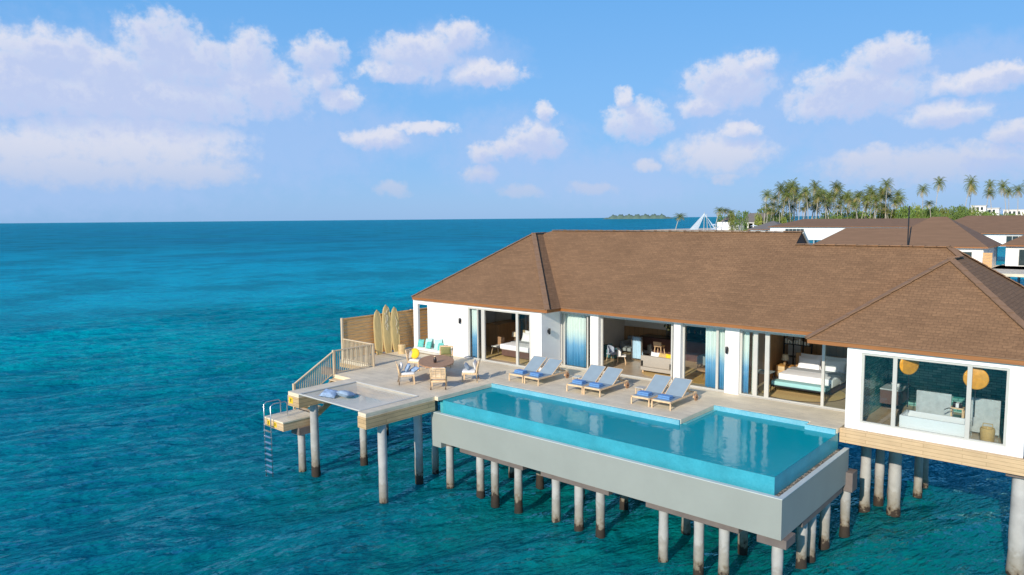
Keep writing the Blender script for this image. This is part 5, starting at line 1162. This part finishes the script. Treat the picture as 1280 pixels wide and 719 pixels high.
for i, (px, yt, d) in enumerate(spec):
    H_ = ph(px, yt, d) - ZL; k = i % 4; base = [22.5, 20, 24.5, 17][k]; scl = (H_ - 0.8) / base
    o = protos[k] if not used[k] else copy_tree(protos[k]); used[k] = True
    p = at(px, d, ZL); s_xy = 0.95 if scl < .8 else 1.0
    o.location = p; o.rotation_euler = (0, 0, rp.uniform(0, 6.28)); o.scale = (s_xy * .95, s_xy * .95, scl) if scl > .75 else (.85, .85, scl)
    if px < 920: where = 'small palm beside the grey roofed pavilion'; g = 'small palms beside the grey roofed pavilion'
    elif px < 1000: where = 'coconut palm in the left part of the dense grove'; g = 'coconut palms in the left part of the grove'
    elif px < 1060: where = 'coconut palm in the middle of the dense grove'; g = 'coconut palms in the middle of the grove'
    elif px < 1120: where = 'coconut palm in the right part of the dense grove'; g = 'coconut palms in the right part of the grove'
    elif px < 1180: where = 'coconut palm standing over the green shrubs right of the grove'; g = 'coconut palms over the green shrubs'
    else: where = 'tall thin coconut palm in the open row at the far right'; g = 'tall coconut palms at the far right'
    o['label'] = where; o['group'] = g
o = copy_tree(protos[3]); p = at(843, 400, .6); o.location = p; o.scale = (.9, .9, .62); o['label'] = 'lone short palm standing apart on the beach left of the white sails'; o['group'] = 'lone palm on the beach'

def shrub_mesh(seed, n=900):
    rr = random.Random(seed); b = MB(); lobes = [(rr.uniform(-1, 1), rr.uniform(-.6, .6), rr.uniform(.25, .75), rr.uniform(.35, .6)) for _ in range(9)]
    for i in range(n):
        lx, ly, lz, lr = rr.choice(lobes); u = rr.uniform(-1, 1); a = rr.uniform(0, 6.28); q = math.sqrt(1 - u * u); r_ = lr * rr.uniform(.75, 1.08)
        c = Vector((lx + r_ * q * math.cos(a), ly + r_ * q * math.sin(a), max(0.02, lz + r_ * u * .8))); s_ = rr.uniform(.035, .085)
        n_ = Vector((rr.uniform(-1, 1), rr.uniform(-1, 1), rr.uniform(-.2, 1))).normalized(); t1 = n_.orthogonal().normalized(); t2 = n_.cross(t1)
        b.add([tuple(c + t1 * s_), tuple(c + t2 * s_ * .8), tuple(c - t1 * s_), tuple(c - t2 * s_ * .8)], [(0, 1, 2, 3)])
    return b
M_leafs = [mat('shrub_leaves', (0.13, 0.20, 0.035), .7, .4, .8, rnd=.4), mat('yellow_shrub_leaves', (0.21, 0.25, 0.04), .7, .35, .8, rnd=.3)]
sh = []
for k in range(3):
    t = thing('shrub', 'x', 'shrub', (0, 0, 0), 'green shrubs')
    shrub_mesh(20 + k).build('foliage', M_leafs[k % 2], t, world=False); MB().tube([(0, 0, 0), (.05, 0, .3), (.1, .05, .6)], .05, 6, .02).build('stem', M_trunk, t, world=False); sh.append(t)
us = [False] * 3; i = 0
SH = [(958, 259, 15), (968, 261, 15), (978, 264, 14), (1036, 264, 15), (1048, 262, 15), (1060, 263, 16), (1072, 262, 15), (1084, 263, 15), (1096, 262, 15), (1107, 261, 15), (1115, 260, 14), (1125, 258, 13), (1135, 256, 14), (1146, 255, 14), (1157, 257, 12), (1168, 259, 11), (1178, 258, 12), (1190, 257, 13), (1202, 256, 13), (1214, 258, 10), (1118, 261, 12), (1243, 264, 13), (1228, 264, 10), (1255, 266, 10), (1267, 267, 12), (1278, 266, 12), (1220, 263, 12), (1236, 266, 11), (1208, 261, 12), (1150, 260, 13), (1162, 262, 12), (1184, 262, 13), (1196, 264, 12), (1172, 264, 12), (1140, 264, 12),
      (962, 268, 11), (970, 266, 11), (979, 270, 9), (1040, 270, 10), (1052, 268, 9), (1064, 271, 9), (1020, 272, 8), (1076, 270, 9), (1090, 271, 9), (1104, 271, 9), (866 + 36, 267, 8), (867 + 48, 264, 8), (924, 263, 9), (936, 264, 8), (948, 266, 8)]
for px, yt, wd in SH:
    d = 455 + rp.uniform(-20, 30) - (20 if yt > 262 else 0); H_ = ph(px, yt, d) - ZL; k = i % 3
    o = sh[k] if not us[k] else copy_tree(sh[k]); us[k] = True; o.location = at(px, d, ZL); o.rotation_euler = (0, 0, rp.uniform(-.6, .6)); w_ = wd * d / 904 * .75; o.scale = (w_, w_ * .8, H_ / 1.15)
    if px < 955: where = 'round green tree crown behind the grey roofed pavilion'; g = 'green trees behind the pavilion'
    elif px < 1112: where = 'low green bush among the trunks of the palm grove'; g = 'bushes under the palm grove'
    elif px < 1185: where = 'bright yellow green bush right of the palm grove'; g = 'bright bushes right of the grove'
    else: where = 'green bush among the far right palms'; g = 'bushes among the far right palms'
    o['label'] = where; o['group'] = g; i += 1

# pavilion with grey roof and white columns
pv = at(955, 455, ZL); t = thing('beach_pavilion', 'open pavilion with grey hipped roof and white columns left of the palms', 'pavilion', tuple(pv))
b = MB(); hip(b, pv.x - 17, pv.x + 10, pv.y - 7, pv.y + 7, 7.3, 13.0); b.build('roof', M_gshingle, t)
MB().box(pv.x - 16, pv.x + 9, pv.y - 1, pv.y + 5, ZL, 7.2).build('wall', M_darkglass, t)
for k in range(8): MB().box(pv.x - 16 + k * 3.5, pv.x - 15.3 + k * 3.5, pv.y - 6.4, pv.y - 5.8, ZL, 7.3).build('column', M_white, t)
MB().box(pv.x - 16.6, pv.x + 9.6, pv.y - 6.6, pv.y - 6.0, 6.7, 7.3).build('lintel', M_white, t)
pw = at(912, 450, ZL); t = thing('beach_house', 'low white walled house with thatched roof beside the pavilion', 'house', tuple(pw))
MB().box(pw.x - 7, pw.x + 7, pw.y - 4, pw.y + 4, ZL, 7.6).build('wall', M_white, t); b = MB(); hip(b, pw.x - 8, pw.x + 3, pw.y + 2, pw.y + 10, 7.7, 12.0); b.build('roof', mat('thatch', (.25, .21, .17), .95, .2, .8), t)
M_sail = mat('sail_cloth', (.70, .78, .84), .7, .05); M_sail.use_backface_culling = False
ss = at(880, 440, ZL); t = thing('sail_tent', 'white tensioned sail structure with tall masts on the beach', 'tent', tuple(ss))
for (dx, sz) in ((-.8, 13.6), (1.6, 12.6)):
    MB().tube([(ss.x + dx, ss.y, ZL), (ss.x + dx * .6, ss.y, sz)], .16, 6).build('mast', M_frame, t)
for (a_, b_) in ((-9.5, 13.2), (-6.5, 13.0), (7.0, 12.4), (4.2, 12.6)):
    vx = ss.x + a_ * .75; vy = ss.y + a_ * .66
    MB().add([(ss.x - .5, ss.y, b_), (vx, vy, ZL + .6), (vx * .75 + ss.x * .25, vy * .75 + ss.y * .25 + 1.4, ZL + .6), (ss.x - .3, ss.y + .1, b_)], [(0, 1, 2, 3)]).build('sail', M_sail, t)
for i, (px, yy, d) in enumerate([(891, 280, 430), (891, 285, 420), (897, 283, 445), (941, 281, 420), (947, 283, 425)]):
    q = at(px, d, ZL); hh = ph(px, yy, d); t = thing('beach_parasol', ['upper white parasol beside the white sails', 'lower white parasol beside the white sails', 'white parasol in front of the low white house', 'left white parasol right of the pavilion', 'right white parasol right of the pavilion'][i], 'parasol', tuple(q), 'white parasols on the beach')
    MB().lathe([(2.6, -.7), (.1, 0)], q.x, q.y, 8, False, z=hh).build('canopy', M_sail, t); MB().tube([(q.x, q.y, ZL), (q.x, q.y, hh)], .05, 5).build('pole', M_trunk, t)
# white resort buildings at the far right
for i, (px, yt, w_, d) in enumerate([(1218, 257, 15, 620), (1236, 260, 12, 600), (1262, 262, 22, 600), (1284, 263, 20, 620)]):
    q = at(px, d, ZL); H_ = ph(px, yt, d); hw = w_ * d / 904 / 2
    t = thing('resort_building', ['white flat roofed building behind the shrubs right of the grove', 'white resort building left of the wide one', 'wide white resort building at the far right', 'white resort building at the right edge of the picture'][i], 'building', tuple(q))
    MB().box(q.x - hw, q.x + hw, q.y, q.y + 8, ZL, H_ - .6).build('wall', M_white, t); MB().box(q.x - hw - .6, q.x + hw + .6, q.y - .6, q.y + 8.6, H_ - .6, H_).build('roof', M_frame, t)
    for k in range(int(hw * 2 / 3)): MB().box(q.x - hw + .7 + k * 3, q.x - hw + 2.5 + k * 3, q.y - .08, q.y - .02, H_ - 4, H_ - 1.5).build('window', M_darkglass, t)
